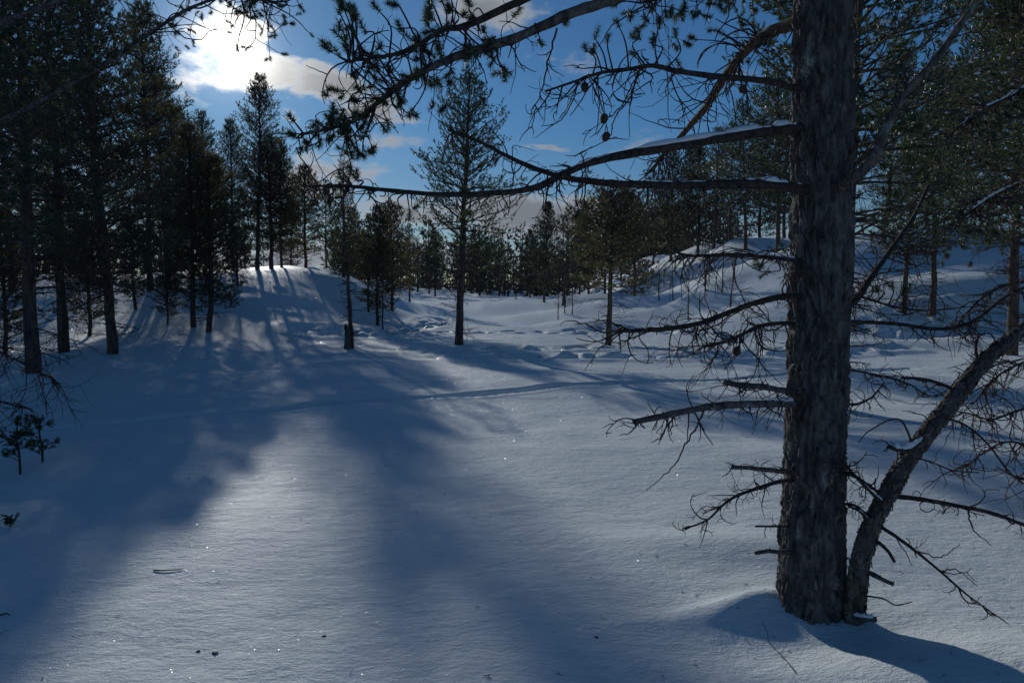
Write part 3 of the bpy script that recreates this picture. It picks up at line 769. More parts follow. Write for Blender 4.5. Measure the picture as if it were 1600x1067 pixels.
# ------------------------------------------------------------------ the big pine
def bark_trunk(mb, P, rad, n, seed, depth=.016, cell=.036, tall=.11, fine_d=0.0):
    """trunk with raised bark plates: cellular relief wrapped round the stem"""
    m = len(P); T, S, U = frames(P)
    a = np.arange(n) / n * 2 * math.pi
    along = np.concatenate([[0], np.cumsum(np.linalg.norm(np.diff(P, axis=0), axis=1))])
    Rm = float(np.mean(rad)); nc = int(round(2 * math.pi * Rm / cell))
    cu = (a / (2 * math.pi) * nc)[None, :] + 0 * along[:, None]; cv = (along / tall)[:, None] + 0 * a[None, :]
    ca, sa = np.cos(a)[None], np.sin(a)[None]
    cu = cu + .55 * vnoise(ca * 2.2 + 0 * along[:, None], sa * 2.2 + 0 * along[:, None], along[:, None] * 7 + 0 * ca, seed)
    cv = cv + .5 * vnoise(ca * 4 + 0 * along[:, None], sa * 4 + 0 * along[:, None], along[:, None] * 9 + 0 * ca, seed + 1)
    f1 = np.full(cu.shape, 9.0); f2 = np.full(cu.shape, 9.0); lift = np.zeros(cu.shape)
    iu, iv = np.floor(cu), np.floor(cv)
    for du in (-1, 0, 1):
        for dv in (-1, 0, 1):
            gu, gv = iu + du, iv + dv; gm = np.mod(gu, nc)
            z0 = np.zeros_like(gm)
            ju = gu + .15 + .7 * _h(gm, gv, z0, seed + 5); jv = gv + .1 + .8 * _h(gm, gv, z0, seed + 9)
            d = np.hypot((cu - ju), (cv - jv)); hh = _h(gm, gv, z0, seed + 13)
            near = d < f1
            f2 = np.where(near, f1, np.minimum(f2, d)); lift = np.where(near, hh, lift); f1 = np.where(near, d, f1)
    edge = ss(f2 - f1, .02, .30) * (.75 + .25 * ss(vnoise(cu * 2.1, cv * 2.6, seed=seed + 44), -.3, .2))
    fine = fbm(ca * 9 + 0 * along[:, None], sa * 9 + 0 * along[:, None], along[:, None] * 26 + 0 * ca, 3, seed + 20)
    big = vnoise(ca * 1.2 + 0 * along[:, None], sa * 1.2 + 0 * along[:, None], along[:, None] * 1.6 + 0 * ca, seed + 31)
    r = rad[:, None] * (1 + .05 * big) + depth * (edge * (.55 + .75 * lift) - .6) + depth * .22 * fine
    if fine_d:
        fl = vnoise(cu * 2.7, cv * 2.9, seed=seed + 61); r = r + fine_d * (ss(fl, -.15, .1) - .5) + fine_d * .5 * vnoise(cu * 6.1, cv * 9.0, seed=seed + 62)
    Vv = P[:, None, :] + r[..., None] * (np.cos(a)[None, :, None] * S[:, None, :] + np.sin(a)[None, :, None] * U[:, None, :])
    i = np.arange(m - 1)[:, None] * n; j = np.arange(n)[None]; k = (j + 1) % n
    mb.add(Vv.reshape(-1, 3), np.stack([i + j, i + k, i + n + k, i + n + j], -1).reshape(-1, 4))

def wiggly(rng, p, d, ln, n=8, curl=.22, droop=.0):
    """a thin dry twig: bends steadily round a random axis, with kinks"""
    ax = unit(rng.normal(size=3)); d = unit(d); pts = [np.array(p, float)]; c = rng.normal() * curl
    for i in range(n):
        d = unit(d + np.cross(ax, d) * c + rng.normal(size=3) * .17 + np.array([0, 0, -droop]))
        pts.append(pts[-1] + d * ln / n)
    return np.array(pts)

def dead_twigs(mb, rng, P, count, ln, droop=.06, r=.0035, lo=.1, tuft=None, tuft_p=0.0, sub=3, bias=(0, 0, -.35)):
    n = len(P); T = np.gradient(P, axis=0)
    for q in range(int(count * 1.6)):
        i = int(rng.uniform(lo, 1) * (n - 1)); d = unit(T[i])
        dd = unit(d * rng.uniform(.1, .8) + rng.normal(size=3) * .65 + np.array(bias))
        l = ln * rng.uniform(.3, 1.15); w = wiggly(rng, P[i], dd, l, 8, .34, droop)
        rr = r * 1.3 * rng.uniform(.55, 1.15); tube(mb, w, np.linspace(rr, rr * .4, len(w)), 5)
        if tuft is not None and rng.random() < tuft_p: tuft.append((w[-1], w[-1] - w[-2]))
        for s in range(rng.integers(0, sub + 1)):
            k = rng.integers(2, 8); sdv = unit((w[k] - w[k - 1]) / (np.linalg.norm(w[k] - w[k - 1]) + 1e-9) + rng.normal(size=3) * .6)
            w2 = wiggly(rng, w[k], sdv, l * rng.uniform(.2, .55), 5, .35, droop)
            tube(mb, w2, np.linspace(rr * .6, rr * .3, len(w2)), 4)
            if tuft is not None and rng.random() < tuft_p: tuft.append((w2[-1], w2[-1] - w2[-2]))

def knots(mb, rng, P, rad, count):
    T, S, U = frames(P)
    for q in range(count):
        i = rng.integers(1, len(P) - 1); a = rng.random() * 6.28
        d = unit(math.cos(a) * S[i] + math.sin(a) * U[i] + T[i] * rng.normal() * .5); r = rad[i]
        p = P[i] + d * r * .6
        tube(mb, [p, p + d * r * .5, p + d * r * rng.uniform(.7, 1.5)], [r * .4, r * .3, r * .14], 5, .15, q)

def cone_mesh():
    mb = MB(); n, m = 16, 14
    t = np.linspace(0, 1, m); rad = .016 * np.sin(np.clip(t * .92 + .08, 0, 1) * math.pi) ** .6
    a = np.arange(n) / n * 6.283
    sc = 1 + .28 * np.sin(a[None] * 5 + t[:, None] * 26) * np.sin(a[None] * -5 + t[:, None] * 26 + 1.2)
    X = rad[:, None] * sc * np.cos(a)[None]; Y = rad[:, None] * sc * np.sin(a)[None]; Z = -t[:, None] * .042 + 0 * X
    i = np.arange(m - 1)[:, None] * n; j = np.arange(n)[None]; k = (j + 1) % n
    mb.add(np.stack([X, Y, Z], -1).reshape(-1, 3), np.stack([i + j, i + k, i + n + k, i + n + j], -1).reshape(-1, 4)[:, ::-1])
    return mb.mesh('pine_cone', M_CONE)
CONE = cone_mesh()

def snow_cap(P, rad, lo, hi, seed, parent, thick=1.0):
    rng = np.random.default_rng(seed); n = len(P); i0, i1 = int(lo * (n - 1)), int(hi * (n - 1)) + 1
    if i1 - i0 < 3: i1 = i0 + 3
    Q = resample(P[i0:i1], max(12, (i1 - i0) * 3)); rr = np.interp(np.linspace(0, 1, len(Q)), np.linspace(0, 1, i1 - i0), rad[i0:i1])
    m = len(Q); s = np.linspace(0, 1, m); env = np.clip(np.minimum(s, 1 - s) * 9, 0, 1) ** .5
    bump = .7 + .65 * vnoise(s * m * .11, s * 0 + seed, seed=seed) + .3 * vnoise(s * m * .33, s * 0 + seed, seed=seed + 1)
    T, S, U = frames(Q); up = np.array([0, 0, 1.0])
    a = np.linspace(0, 2 * math.pi, 11)[:-1]; mb = MB()
    Vv = []
    for k in range(m):
        w = rr[k] * .80 * env[k] * (.7 + .3 * bump[k]); h = rr[k] * .55 * env[k] * bump[k] * thick + .003 * env[k]
        c = Q[k] + up * rr[k] * .72
        ring = c + np.cos(a)[:, None] * w * S[k] + (np.where(np.sin(a) > 0, np.sin(a) * h, np.sin(a) * rr[k] * .35))[:, None] * up
        Vv.append(ring)
    Vv = np.array(Vv); nn = len(a)
    i = np.arange(m - 1)[:, None] * nn; j = np.arange(nn)[None]; k = (j + 1) % nn
    mb.add(Vv.reshape(-1, 3), np.stack([i + j, i + k, i + nn + k, i + nn + j], -1).reshape(-1, 4))
    return link('snow_cap', mb.mesh('snow_cap', M_SNOW), parent)

def tuft_mesh(mb, tufts, rng, K=110, nl=.025, w=.0025):
    P, D, Ls = [], [], []
    for p, d in tufts:
        d = unit(unit(d) + rng.normal(size=3) * .25)
        P.append(p - d * .03); D.append(d); Ls.append(rng.uniform(.035, .08))
        for q in range(rng.integers(0, 2)):
            dd = unit(d + rng.normal(size=3) * .9); P.append(p - d * .01); D.append(dd); Ls.append(rng.uniform(.03, .06))
    if P: needles(mb, np.array(P), np.array(D), np.array(Ls), K, nl, w, rng, (30, 98))

class Branch:
    """a limb drawn through photograph positions at its own distances"""
    def __init__(self, parent, pts, r0, r1, seed, mat=None, name='branch', n=None, rough=.2, blunt=False, label=None, knot=6):
        self.rng = np.random.default_rng(seed)
        C = np.array([PX(*p) for p in pts]); n = n or max(18, 6 * len(pts))
        self.P = resample(C, n); self.rad = r0 + (r1 - r0) * np.linspace(0, 1, n) ** .85
        mb = MB(); tube(mb, self.P, self.rad, 10, rough, seed, True, 7.0, blunt); knots(mb, self.rng, self.P, self.rad, knot)
        self.o = link(name, mb.mesh(name, mat or M_TWIG), parent); self.seed = seed
        if label: self.o['label'] = label
        self.tufts = []; self.tw = MB()
    def twigs(self, count, ln, **kw): dead_twigs(self.tw, self.rng, self.P, count, ln, tuft=self.tufts, **kw); return self
    def line(self, pts, r0=.004, r1=.0015, tuft=False, sub=0):
        P = resample(np.array([PX(*p) for p in pts]), 5 * len(pts)); P[1:-1] += self.rng.normal(size=P[1:-1].shape) * .0025
        tube(self.tw, P, np.linspace(r0, r1, len(P)), 6, .1, self.seed)
        if sub: dead_twigs(self.tw, self.rng, P, sub, .10, r=.0022, sub=1)
        if tuft: self.tufts.append((P[-1], P[-1] - P[-2]))
        return self
    def tuft_at(self, *pp):
        for px, py, Y in pp:
            p = PX(px, py, Y); self.tufts.append((p, p - self.P[np.argmin(np.linalg.norm(self.P - p, axis=1))] + np.array([-.02, 0, .015])))
            q = self.P[np.argmin(np.linalg.norm(self.P - p, axis=1))]
            mid = (p + q) / 2 + self.rng.normal(size=3) * .02 + np.array([0, 0, .015])
            w = resample(np.array([q, mid, p]), 9); tube(self.tw, w, np.linspace(.0042, .0022, 9), 5, .1, 3)
        return self
    def snow(self, lo, hi, thick=1.0): snow_cap(self.P, self.rad, lo, hi, self.seed, self.o, thick); return self
    def cones(self, *pp):
        for px, py, Y in pp:
            p = PX(px, py, Y); c = link('cone', CONE, self.o, tuple(p)); c.rotation_euler = (self.rng.normal() * .3, self.rng.normal() * .3, self.rng.random() * 6)
            q = self.P[np.argmin(np.linalg.norm(self.P - p, axis=1))]
            w = resample(np.array([q, (p + q) / 2 + np.array([.01, .01, .012]), p]), 8); tube(self.tw, w, np.linspace(.003, .002, 8), 5, .1, 3)
        return self
    def done(self):
        if self.tw.n: tag(link('twigs', self.tw.mesh('twigs', M_TWIG), self.o), kind='stuff')
        if self.tufts:
            nb = MB(); tuft_mesh(nb, self.tufts, self.rng); tag(link('needles', nb.mesh('needles', M_NEEDLE_NEAR, False), self.o), kind='stuff')
        return self

big = link('pine_tree', None); big_loc = (TRUNK_X, TRUNK_Y, zg(TRUNK_X, TRUNK_Y))
tag(big, 'big near pine with thick lichen flecked trunk and snow topped bare limbs', 'pine tree')
TY = TRUNK_Y
c0 = PX(1266, 985, TY); c1 = PX(1283, 330, TY); c2 = PX(1287, -20, TY); dirn = (c2 - c1) / (c2 - c1)[2]
tp = [c0 + np.array([-.01, 0, -.30]), c0, PX(1272, 760, TY), PX(1279, 530, TY), c1, c2, c2 + dirn * 2.0 + np.array([.05, 0, 0]), c2 + dirn * 4.2, c2 + dirn * 5.6]
TD = resample(np.array(tp), 4000); lowi = np.nonzero(TD[:, 2] < 3.05)[0]; hii = np.nonzero(TD[:, 2] >= 3.05)[0]
TP = np.concatenate([TD[np.linspace(lowi[0], lowi[-1], 540).astype(int)], TD[np.linspace(hii[0], hii[-1], 60).astype(int)]])
TR = np.interp(TP[:, 2], [-.3, .05, .35, 1.0, 1.6, 2.8, 5, 8.4], [.172, .146, .137, .132, .129, .120, .085, .02])
mb = MB(); bark_trunk(mb, TP, TR, 150, 5, .019, .042, .17, fine_d=.009)
link('trunk', mb.mesh('trunk', M_BARK), big)
def ty(py): i = np.argmin(np.abs(TP[:, 2] - PX(1280, py, TY)[2])); return TP[i]
# crown above the picture, carried by the same trunk
crown_src = make_pine(41, 8.3, 4.6, 2.0, whorl=.45, per=5, shoots=4, K=16, nl=.05, nw=.005, needle=M_NEEDLE3, dead=False)
cr = link('crown', crown_src['crown'], big, (TP[-1, 0], TP[-1, 1], 0)); link('branches', crown_src['branches'], cr)

B = lambda pts, r0, r1, seed, **k: Branch(big, pts, r0, r1, seed, **k)
# upper left limb, sunlit flaky bark, coming down behind the others
B([(1262, 36, 3.22), (1225, 42, 3.35), (1180, 66, 3.5), (1140, 110, 3.7), (1105, 165, 3.95), (1065, 212, 4.2), (1040, 238, 4.4), (1022, 262, 4.5)], .034, .012, 101, mat=M_BARKORANGE, n=50, rough=.2, knot=14,
  label='orange flaky limb slanting down behind the others') \
    .twigs(36, .42, r=.0042, droop=.12, bias=(-.2, 0, -.5)).tuft_at((1085, 62, 3.5), (1115, 48, 3.5), (1130, 55, 3.6)).tuft_at((1170, 95, 3.4), (1195, 70, 3.4), (1215, 85, 3.3)).done()
B([(1262, 203, 3.22), (1232, 202, 3.16), (1180, 208, 3.08), (1100, 221, 3.0), (1000, 238, 2.9), (930, 252, 2.85), (880, 272, 2.82), (820, 297, 2.8), (700, 304, 2.75), (600, 297, 2.7), (545, 291, 2.68), (488, 291, 2.66)], .029, .0042, 102, n=70, knot=16,
  label='long limb with snow along its upper edge') \
    .twigs(34, .22, r=.003, droop=.03, lo=.45).twigs(12, .16, r=.003, lo=.2).snow(.03, .40, 1.5).snow(.42, .55, 1.0) \
    .tuft_at((548, 268, 2.7), (558, 282, 2.7), (512, 300, 2.7), (640, 330, 2.75), (735, 330, 2.75), (625, 325, 2.8)) \
    .line([(520, 293, 2.67), (515, 320, 2.66), (520, 345, 2.66)]).line([(545, 292, 2.68), (530, 320, 2.7), (515, 350, 2.7)]).done()
B([(1268, 300, 3.22), (1240, 294, 3.08), (1190, 288, 3.0), (1100, 289, 2.95), (1020, 289, 2.9), (950, 286, 2.9), (890, 279, 2.93), (840, 265, 2.95), (790, 243, 3.0), (750, 222, 3.05), (700, 203, 3.1)], .026, .005, 103, n=64, knot=14,
  label='limb kinked upward at its far half with snow near the trunk') \
    .twigs(40, .26, r=.003, droop=.08, lo=.15, bias=(-.1, 0, -.7)).snow(.05, .24, 1.8).snow(.3, .42, 1.0).tuft_at((905, 330, 2.95), (950, 325, 2.95), (1000, 320, 3.0)).done()
B([(1262, 142, 3.22), (1232, 136, 3.08), (1200, 127, 3.0), (1120, 120, 2.95), (1060, 112, 2.9), (1020, 103, 2.88), (985, 108, 2.86), (940, 114, 2.85), (900, 127, 2.83), (852, 143, 2.82)], .017, .004, 104, n=50) \
    .twigs(26, .26, r=.003, droop=.08, lo=.25, bias=(-.25, 0, -.6)).cones((913, 129, 2.84), (945, 178, 2.86), (950, 207, 2.86), (1161, 135, 2.95)) \
    .line([(1015, 104, 2.88), (990, 128, 2.88), (975, 160, 2.87), (950, 185, 2.87), (910, 210, 2.87)], sub=6).line([(1000, 106, 2.87), (985, 150, 2.87), (960, 185, 2.87), (952, 215, 2.87), (900, 243, 2.87)], sub=5) \
    .tuft_at((925, 80, 2.9), (930, 60, 2.9), (950, 62, 2.9), (965, 38, 2.9), (990, 85, 2.9), (1000, 60, 2.9), (915, 78, 2.85), (1020, 70, 2.9), (1055, 55, 2.9), (1030, 40, 2.9)).done()
B([(1268, -190, 3.22), (1150, -110, 3.0), (1050, -45, 2.85), (960, -2, 2.75), (890, 22, 2.7), (800, 62, 2.66), (720, 86, 2.62), (660, 112, 2.6), (610, 145, 2.58), (560, 185, 2.56), (520, 200, 2.55), (475, 210, 2.55)], .030, .004, 105, mat=M_BARK, n=70, knot=14,
  label='high limb sweeping down with tufted end') \
    .twigs(46, .22, r=.003, droop=.03, lo=.4, tuft_p=.22, bias=(-.15, 0, -.35)) \
    .tuft_at((455, 185, 2.55), (462, 215, 2.55), (480, 228, 2.55), (500, 222, 2.55), (520, 215, 2.55), (545, 222, 2.55), (555, 232, 2.55), (470, 235, 2.56), (515, 188, 2.56), (535, 205, 2.56), (550, 245, 2.56), (605, 190, 2.56), (600, 200, 2.57), (560, 240, 2.56)) \
    .tuft_at((640, 60, 2.6), (625, 45, 2.6), (655, 62, 2.6), (545, 83, 2.6), (560, 90, 2.6), (585, 120, 2.6), (610, 110, 2.6), (575, 88, 2.62), (625, 140, 2.6), (700, 130, 2.62)) \
    .tuft_at((765, 80, 2.66), (770, 95, 2.66), (788, 108, 2.66), (790, 118, 2.66), (660, 115, 2.6), (845, 68, 2.7), (890, 25, 2.7), (885, 35, 2.7), (755, 45, 2.68)) \
    .line([(870, 45, 2.68), (858, 90, 2.67), (846, 140, 2.66), (835, 175, 2.66), (833, 210, 2.66)], sub=6).done()
B([(1268, -250, 3.22), (1100, -150, 2.9), (950, -60, 2.7), (860, -20, 2.62), (800, 8, 2.6), (730, 40, 2.56), (690, 48, 2.54), (640, 78, 2.52), (590, 90, 2.5), (545, 96, 2.5)], .024, .004, 106, n=60) \
    .twigs(34, .22, r=.003, droop=.03, lo=.5, tuft_p=.25, bias=(-.15, 0, -.3)) \
    .tuft_at((530, 18, 2.5), (545, 15, 2.5), (555, 22, 2.5), (530, 45, 2.5), (535, 8, 2.5), (590, 15, 2.52), (612, 8, 2.52), (672, 5, 2.55), (700, 15, 2.55), (555, 55, 2.5), (570, 50, 2.5), (530, 85, 2.5), (735, 8, 2.56), (690, 2, 2.55), (700, 8, 2.55)).done()
B([(1268, -120, 3.22), (1180, -60, 3.1), (1120, -30, 3.05), (1060, -10, 3.0), (1000, 5, 3.0)], .018, .006, 107) \
    .twigs(26, .28, r=.003, droop=.1, tuft_p=.35, bias=(-.1, 0, -.6)).tuft_at((1070, 8, 3), (1090, 22, 3), (1110, 5, 3.0), (1040, 20, 3), (985, 20, 3), (960, 10, 3), (1195, 12, 3.1), (1215, 5, 3.1)).done()
B([(1262, 410, 3.22), (1232, 405, 3.1), (1180, 400, 3.02), (1130, 398, 2.98), (1085, 400, 2.95), (1060, 396, 2.95)], .014, .005, 108) \
    .twigs(30, .26, r=.0028, droop=.1, bias=(-.2, 0, -.5)).snow(.15, .45, 1.2).tuft_at((1200, 425, 3.1), (1190, 415, 3.05)).done()
B([(1258, 462, 3.22), (1225, 463, 3.1), (1180, 473, 3.0), (1140, 488, 2.95), (1100, 503, 2.9), (1050, 513, 2.86), (1000, 516, 2.84), (964, 517, 2.82)], .015, .008, 109, blunt=True, rough=.22, knot=10,
  label='dry broken limb pointing into the clearing') \
    .twigs(34, .22, r=.003, droop=.04, bias=(-.2, 0, -.35)).line([(1010, 518, 2.84), (985, 530, 2.84), (960, 535, 2.84), (940, 525, 2.84)], sub=2).done()
B([(1258, 508, 3.22), (1225, 505, 3.15), (1190, 509, 3.05), (1160, 522, 3.0), (1130, 535, 2.95), (1098, 541, 2.93)], .011, .006, 110, blunt=True, rough=.2) \
    .twigs(34, .26, r=.003, droop=.07, bias=(-.1, 0, -.5)).line([(1190, 509, 3.05), (1188, 550, 3.04), (1178, 585, 3.03), (1150, 620, 3.02)], sub=3).cones((1150, 542, 2.98)).done()
B([(1250, 612, 3.22), (1222, 610, 3.08), (1190, 604, 3.02), (1160, 602, 2.99), (1131, 597, 2.97)], .016, .012, 111, mat=M_BARK, blunt=True, rough=.2, knot=8, label='short thick broken stub') \
    .twigs(14, .2, r=.003, droop=.05, bias=(-.3, 0, -.5)).done()
B([(1250, 632, 3.22), (1225, 630, 3.06), (1180, 631, 3.0), (1120, 634, 2.93), (1075, 641, 2.88), (1030, 651, 2.84), (989, 659, 2.82)], .021, .012, 112, mat=M_BARK, blunt=True, rough=.24, knot=16,
  label='thick broken dead limb with a clump of snow by the trunk') \
    .snow(.10, .30, 1.5).twigs(22, .16, r=.003, droop=.07, bias=(-.1, 0, -.6)).line([(1100, 640, 2.9), (1075, 690, 2.89), (1045, 735, 2.88), (1010, 766, 2.88)], .0045).line([(1000, 657, 2.83), (985, 675, 2.82), (968, 680, 2.82)]) \
    .line([(1045, 650, 2.85), (1035, 680, 2.85), (1018, 692, 2.85)]).done()
B([(1245, 737, 3.22), (1220, 736, 3.05), (1180, 732, 2.98), (1143, 729, 2.95)], .013, .009, 113, mat=M_BARK, blunt=True, rough=.24, label='short dead stub below the broken limb').twigs(8, .14, r=.0025, bias=(-.2, 0, -.1)).done()
B([(1245, 750, 3.22), (1218, 752, 3.05), (1180, 764, 2.98), (1150, 775, 2.94), (1128, 790, 2.92), (1105, 812, 2.9), (1070, 826, 2.88)], .011, .003, 114, rough=.2) \
    .twigs(22, .15, r=.0025, droop=.02, bias=(-.3, 0, -.1)).done()
B([(1240, 822, 3.22), (1215, 822, 3.06), (1180, 822, 3.02)], .006, .004, 115, blunt=True).twigs(4, .1, r=.002).done()
B([(1240, 862, 3.22), (1216, 862, 3.05), (1200, 861, 3.0), (1180, 864, 2.98)], .011, .008, 116, mat=M_BARK, blunt=True, rough=.25, label='lowest stub on the clearing side').done()
# limbs on the other side
B([(1300, 305, 3.2), (1318, 288, 3.05), (1345, 270, 3.0), (1368, 240, 2.98), (1385, 200, 2.97), (1402, 165, 2.97), (1425, 132, 2.98), (1450, 108, 3.0), (1478, 72, 3.03), (1510, 25, 3.06), (1540, -20, 3.1), (1600, -90, 3.2)], .024, .013, 120, mat=M_BARKPALE, n=66, rough=.26, knot=22,
  label='pale knobbly limb rising away from the trunk') \
    .twigs(20, .26, r=.0032, droop=.02, bias=(.1, 0, .1)).tuft_at((1350, 90, 3), (1375, 120, 3), (1350, 150, 3)).done()
B([(1300, 490, 3.22), (1335, 470, 3.4), (1362, 432, 3.55), (1385, 400, 3.7), (1405, 372, 3.85), (1430, 335, 4.1), (1450, 290, 4.4)], .020, .010, 121, n=40, label='dark limb rising behind the trunk').twigs(40, .34, r=.0032, bias=(.1, 0, 0)).done()
B([(1300, 500, 3.22), (1340, 503, 3.3), (1400, 506, 3.3), (1450, 513, 3.28), (1490, 512, 3.25), (1530, 496, 3.22), (1570, 465, 3.2), (1620, 440, 3.2)], .011, .006, 122, n=44, knot=14, label='thin dry limb sagging towards the slope') \
    .twigs(22, .18, r=.0026, droop=.06).done()
B([(1300, 455, 3.22), (1340, 462, 3.35), (1400, 480, 3.4), (1450, 485, 3.4), (1508, 480, 3.4)], .008, .003, 123).twigs(24, .2, r=.0026, droop=.02, bias=(.1, 0, .1)).tuft_at((1370, 452, 3.4), (1395, 450, 3.4), (1420, 455, 3.4), (1410, 460, 3.4)).done()
B([(1300, 575, 3.22), (1340, 580, 3.35), (1380, 588, 3.35), (1420, 600, 3.32), (1450, 618, 3.3), (1478, 617, 3.3)], .006, .003, 124).twigs(14, .16, r=.0024, droop=.04).done()
B([(1300, 620, 3.22), (1330, 632, 3.35), (1360, 622, 3.5), (1380, 600, 3.6)], .009, .004, 125).twigs(16, .18, r=.0026, bias=(.2, 0, .1)).done()
B([(1290, 735, 3.2), (1330, 742, 3.1), (1352, 755, 3.05), (1372, 768, 3.02)], .009, .007, 126).twigs(10, .12, r=.0024, bias=(.2, 0, .2)).done()
B([(1290, 790, 3.2), (1330, 788, 3.1), (1350, 800, 3.05), (1362, 808, 3.0)], .007, .005, 127).twigs(5, .1, r=.0022).done()

# flakes of loose bark standing off the stem's edges
def bark_flakes(P, rad, count, seed, parent, mat, size=.02):
    rng = np.random.default_rng(seed); mb = MB(); T, S, U = frames(P)
    for q in range(count):
        i = rng.integers(1, len(P) - 1); a = rng.random() * 6.283
        d = math.cos(a) * S[i] + math.sin(a) * U[i]; tn = -math.sin(a) * S[i] + math.cos(a) * U[i]
        p = P[i] + d * rad[i] * .98; w = size * rng.uniform(.3, .8); h = size * rng.uniform(.6, 1.6); o = size * rng.uniform(.1, .6); th = .002
        s = rng.choice((-1, 1)); q4 = [p - tn * w, p + tn * w, p + tn * w * .6 + T[i] * h * s + d * o, p - tn * w * .5 + T[i] * h * .8 * s + d * o * .8]
        vv = np.array(q4 + [x - d * th - T[i] * .001 for x in q4])
        mb.add(vv, [(0, 1, 2, 3), (7, 6, 5, 4), (0, 4, 5, 1), (1, 5, 6, 2), (2, 6, 7, 3), (3, 7, 4, 0)])
    tag(link('bark_flakes', mb.mesh('bark_flakes', mat, False), parent), kind='stuff')
vis = TP[:, 2] < 3.0
bark_flakes(TP[vis], TR[vis], 900, 9, big, M_BARK, .018)

# ------------------------------------------------------------------ leaning stem beside it
lean = link('leaning_pine', None)
tag(lean, 'dead leaning stem with flaking bark rising from the big pine\'s foot', 'dead tree')
LPTS = [(1326, 1010, 3.12), (1333, 975, 3.10), (1341, 900, 3.06), (1352, 850, 3.05), (1368, 808, 3.03), (1395, 758, 3.0), (1420, 715, 2.98), (1450, 675, 2.97), (1478, 642, 2.97), (1505, 605, 2.98), (1540, 562, 3.0), (1580, 528, 3.02), (1640, 480, 3.06), (1720, 400, 3.15), (1790, 300, 3.3)]
LP = resample(np.array([PX(*p) for p in LPTS]), 300)
LR = np.interp(np.linspace(0, 1, 300), [0, .08, .3, .6, 1], [.050, .044, .038, .032, .016])
mb = MB(); bark_trunk(mb, LP, LR, 64, 15, .011, .026, .05); lt = link('trunk', mb.mesh('trunk', M_BARKPALE), lean)
bark_flakes(LP, LR, 700, 19, lean, M_BARK, .022)
def C(pts, r0, r1, seed, **k): return Branch(lean, pts, r0, r1, seed, **k)
C([(1395, 775, 3.0), (1440, 780, 2.95), (1490, 789, 2.9), (1540, 799, 2.86), (1580, 812, 2.83), (1640, 836, 2.8)], .011, .007, 201, n=40, knot=10, label='dark dry branch reaching right').twigs(10, .16, r=.003, droop=.03).line([(1510, 792, 2.88), (1520, 825, 2.87), (1550, 852, 2.86)], .0045).done()
C([(1372, 820, 3.02), (1400, 838, 2.96), (1430, 860, 2.9), (1470, 893, 2.85), (1510, 928, 2.8), (1556, 961, 2.77)], .009, .003, 202, n=36, label='thin dry branch drooping towards the snow').twigs(6, .14, r=.003, droop=-.02) \
    .line([(1435, 862, 2.9), (1470, 870, 2.88), (1500, 850, 2.87)], .0035).line([(1470, 893, 2.85), (1495, 890, 2.84), (1528, 915, 2.83)], .0035).done()
C([(1362, 840, 3.03), (1385, 858, 2.98), (1398, 878, 2.96)], .009, .006, 203, blunt=True, rough=.25).done()
C([(1350, 890, 3.05), (1375, 903, 2.98), (1396, 912, 2.96)], .011, .009, 204, mat=M_BARK, blunt=True, rough=.3, label='short flaky stub').done()
C([(1325, 962, 3.1), (1350, 966, 3.0), (1370, 968, 2.97)], .014, .011, 205, mat=M_BARK, blunt=True, rough=.3, label='lowest flaky stub at the snow').snow(.2, .9, 2.2).done()
C([(1455, 672, 2.97), (1425, 700, 2.93), (1400, 702, 2.92), (1388, 696, 2.92)], .012, .008, 206, blunt=True, rough=.2).twigs(4, .08, r=.0025).snow(.15, .75, 3.2).done()
C([(1500, 612, 2.98), (1470, 600, 3.02), (1440, 592, 3.05), (1408, 590, 3.08)], .008, .006, 207, n=20, blunt=True).twigs(5, .1, r=.003).done()
C([(1440, 690, 2.97), (1455, 655, 2.9), (1500, 660, 2.85), (1540, 690, 2.82), (1575, 735, 2.8), (1600, 756, 2.8)], .006, .003, 208, n=36).twigs(10, .14, r=.0025, droop=.02).done()
C([(1480, 640, 2.97), (1510, 590, 3.05), (1540, 575, 3.1), (1600, 560, 3.15)], .006, .003, 209).twigs(14, .18, r=.0025).done()
C([(1385, 790, 3.0), (1360, 768, 2.98), (1335, 742, 3.0), (1322, 728, 3.05)], .009, .006, 210).twigs(10, .14, r=.0028, bias=(-.2, 0, .2)).snow(.05, .5, 1.6).done()
C([(1365, 825, 3.02), (1345, 800, 3.0), (1325, 790, 3.05)], .008, .005, 211).twigs(5, .1, r=.0025, bias=(-.2, 0, .2)).snow(.05, .6, 1.6).done()
C([(1430, 705, 2.98), (1405, 655, 3.0), (1360, 672, 3.0), (1342, 690, 3.02)], .005, .002, 212).done()
C([(1530, 575, 2.99), (1525, 545, 2.98), (1530, 520, 2.98)], .007, .004, 213, blunt=True).twigs(4, .1, r=.0025).done()
C([(1350, 930, 3.06), (1380, 935, 2.95), (1400, 945, 2.9), (1425, 940, 2.88)], .004, .002, 214).done()
C([(1420, 715, 2.98), (1450, 720, 2.9), (1490, 735, 2.86), (1530, 738, 2.84)], .004, .002, 215).twigs(4, .1, r=.002).done()

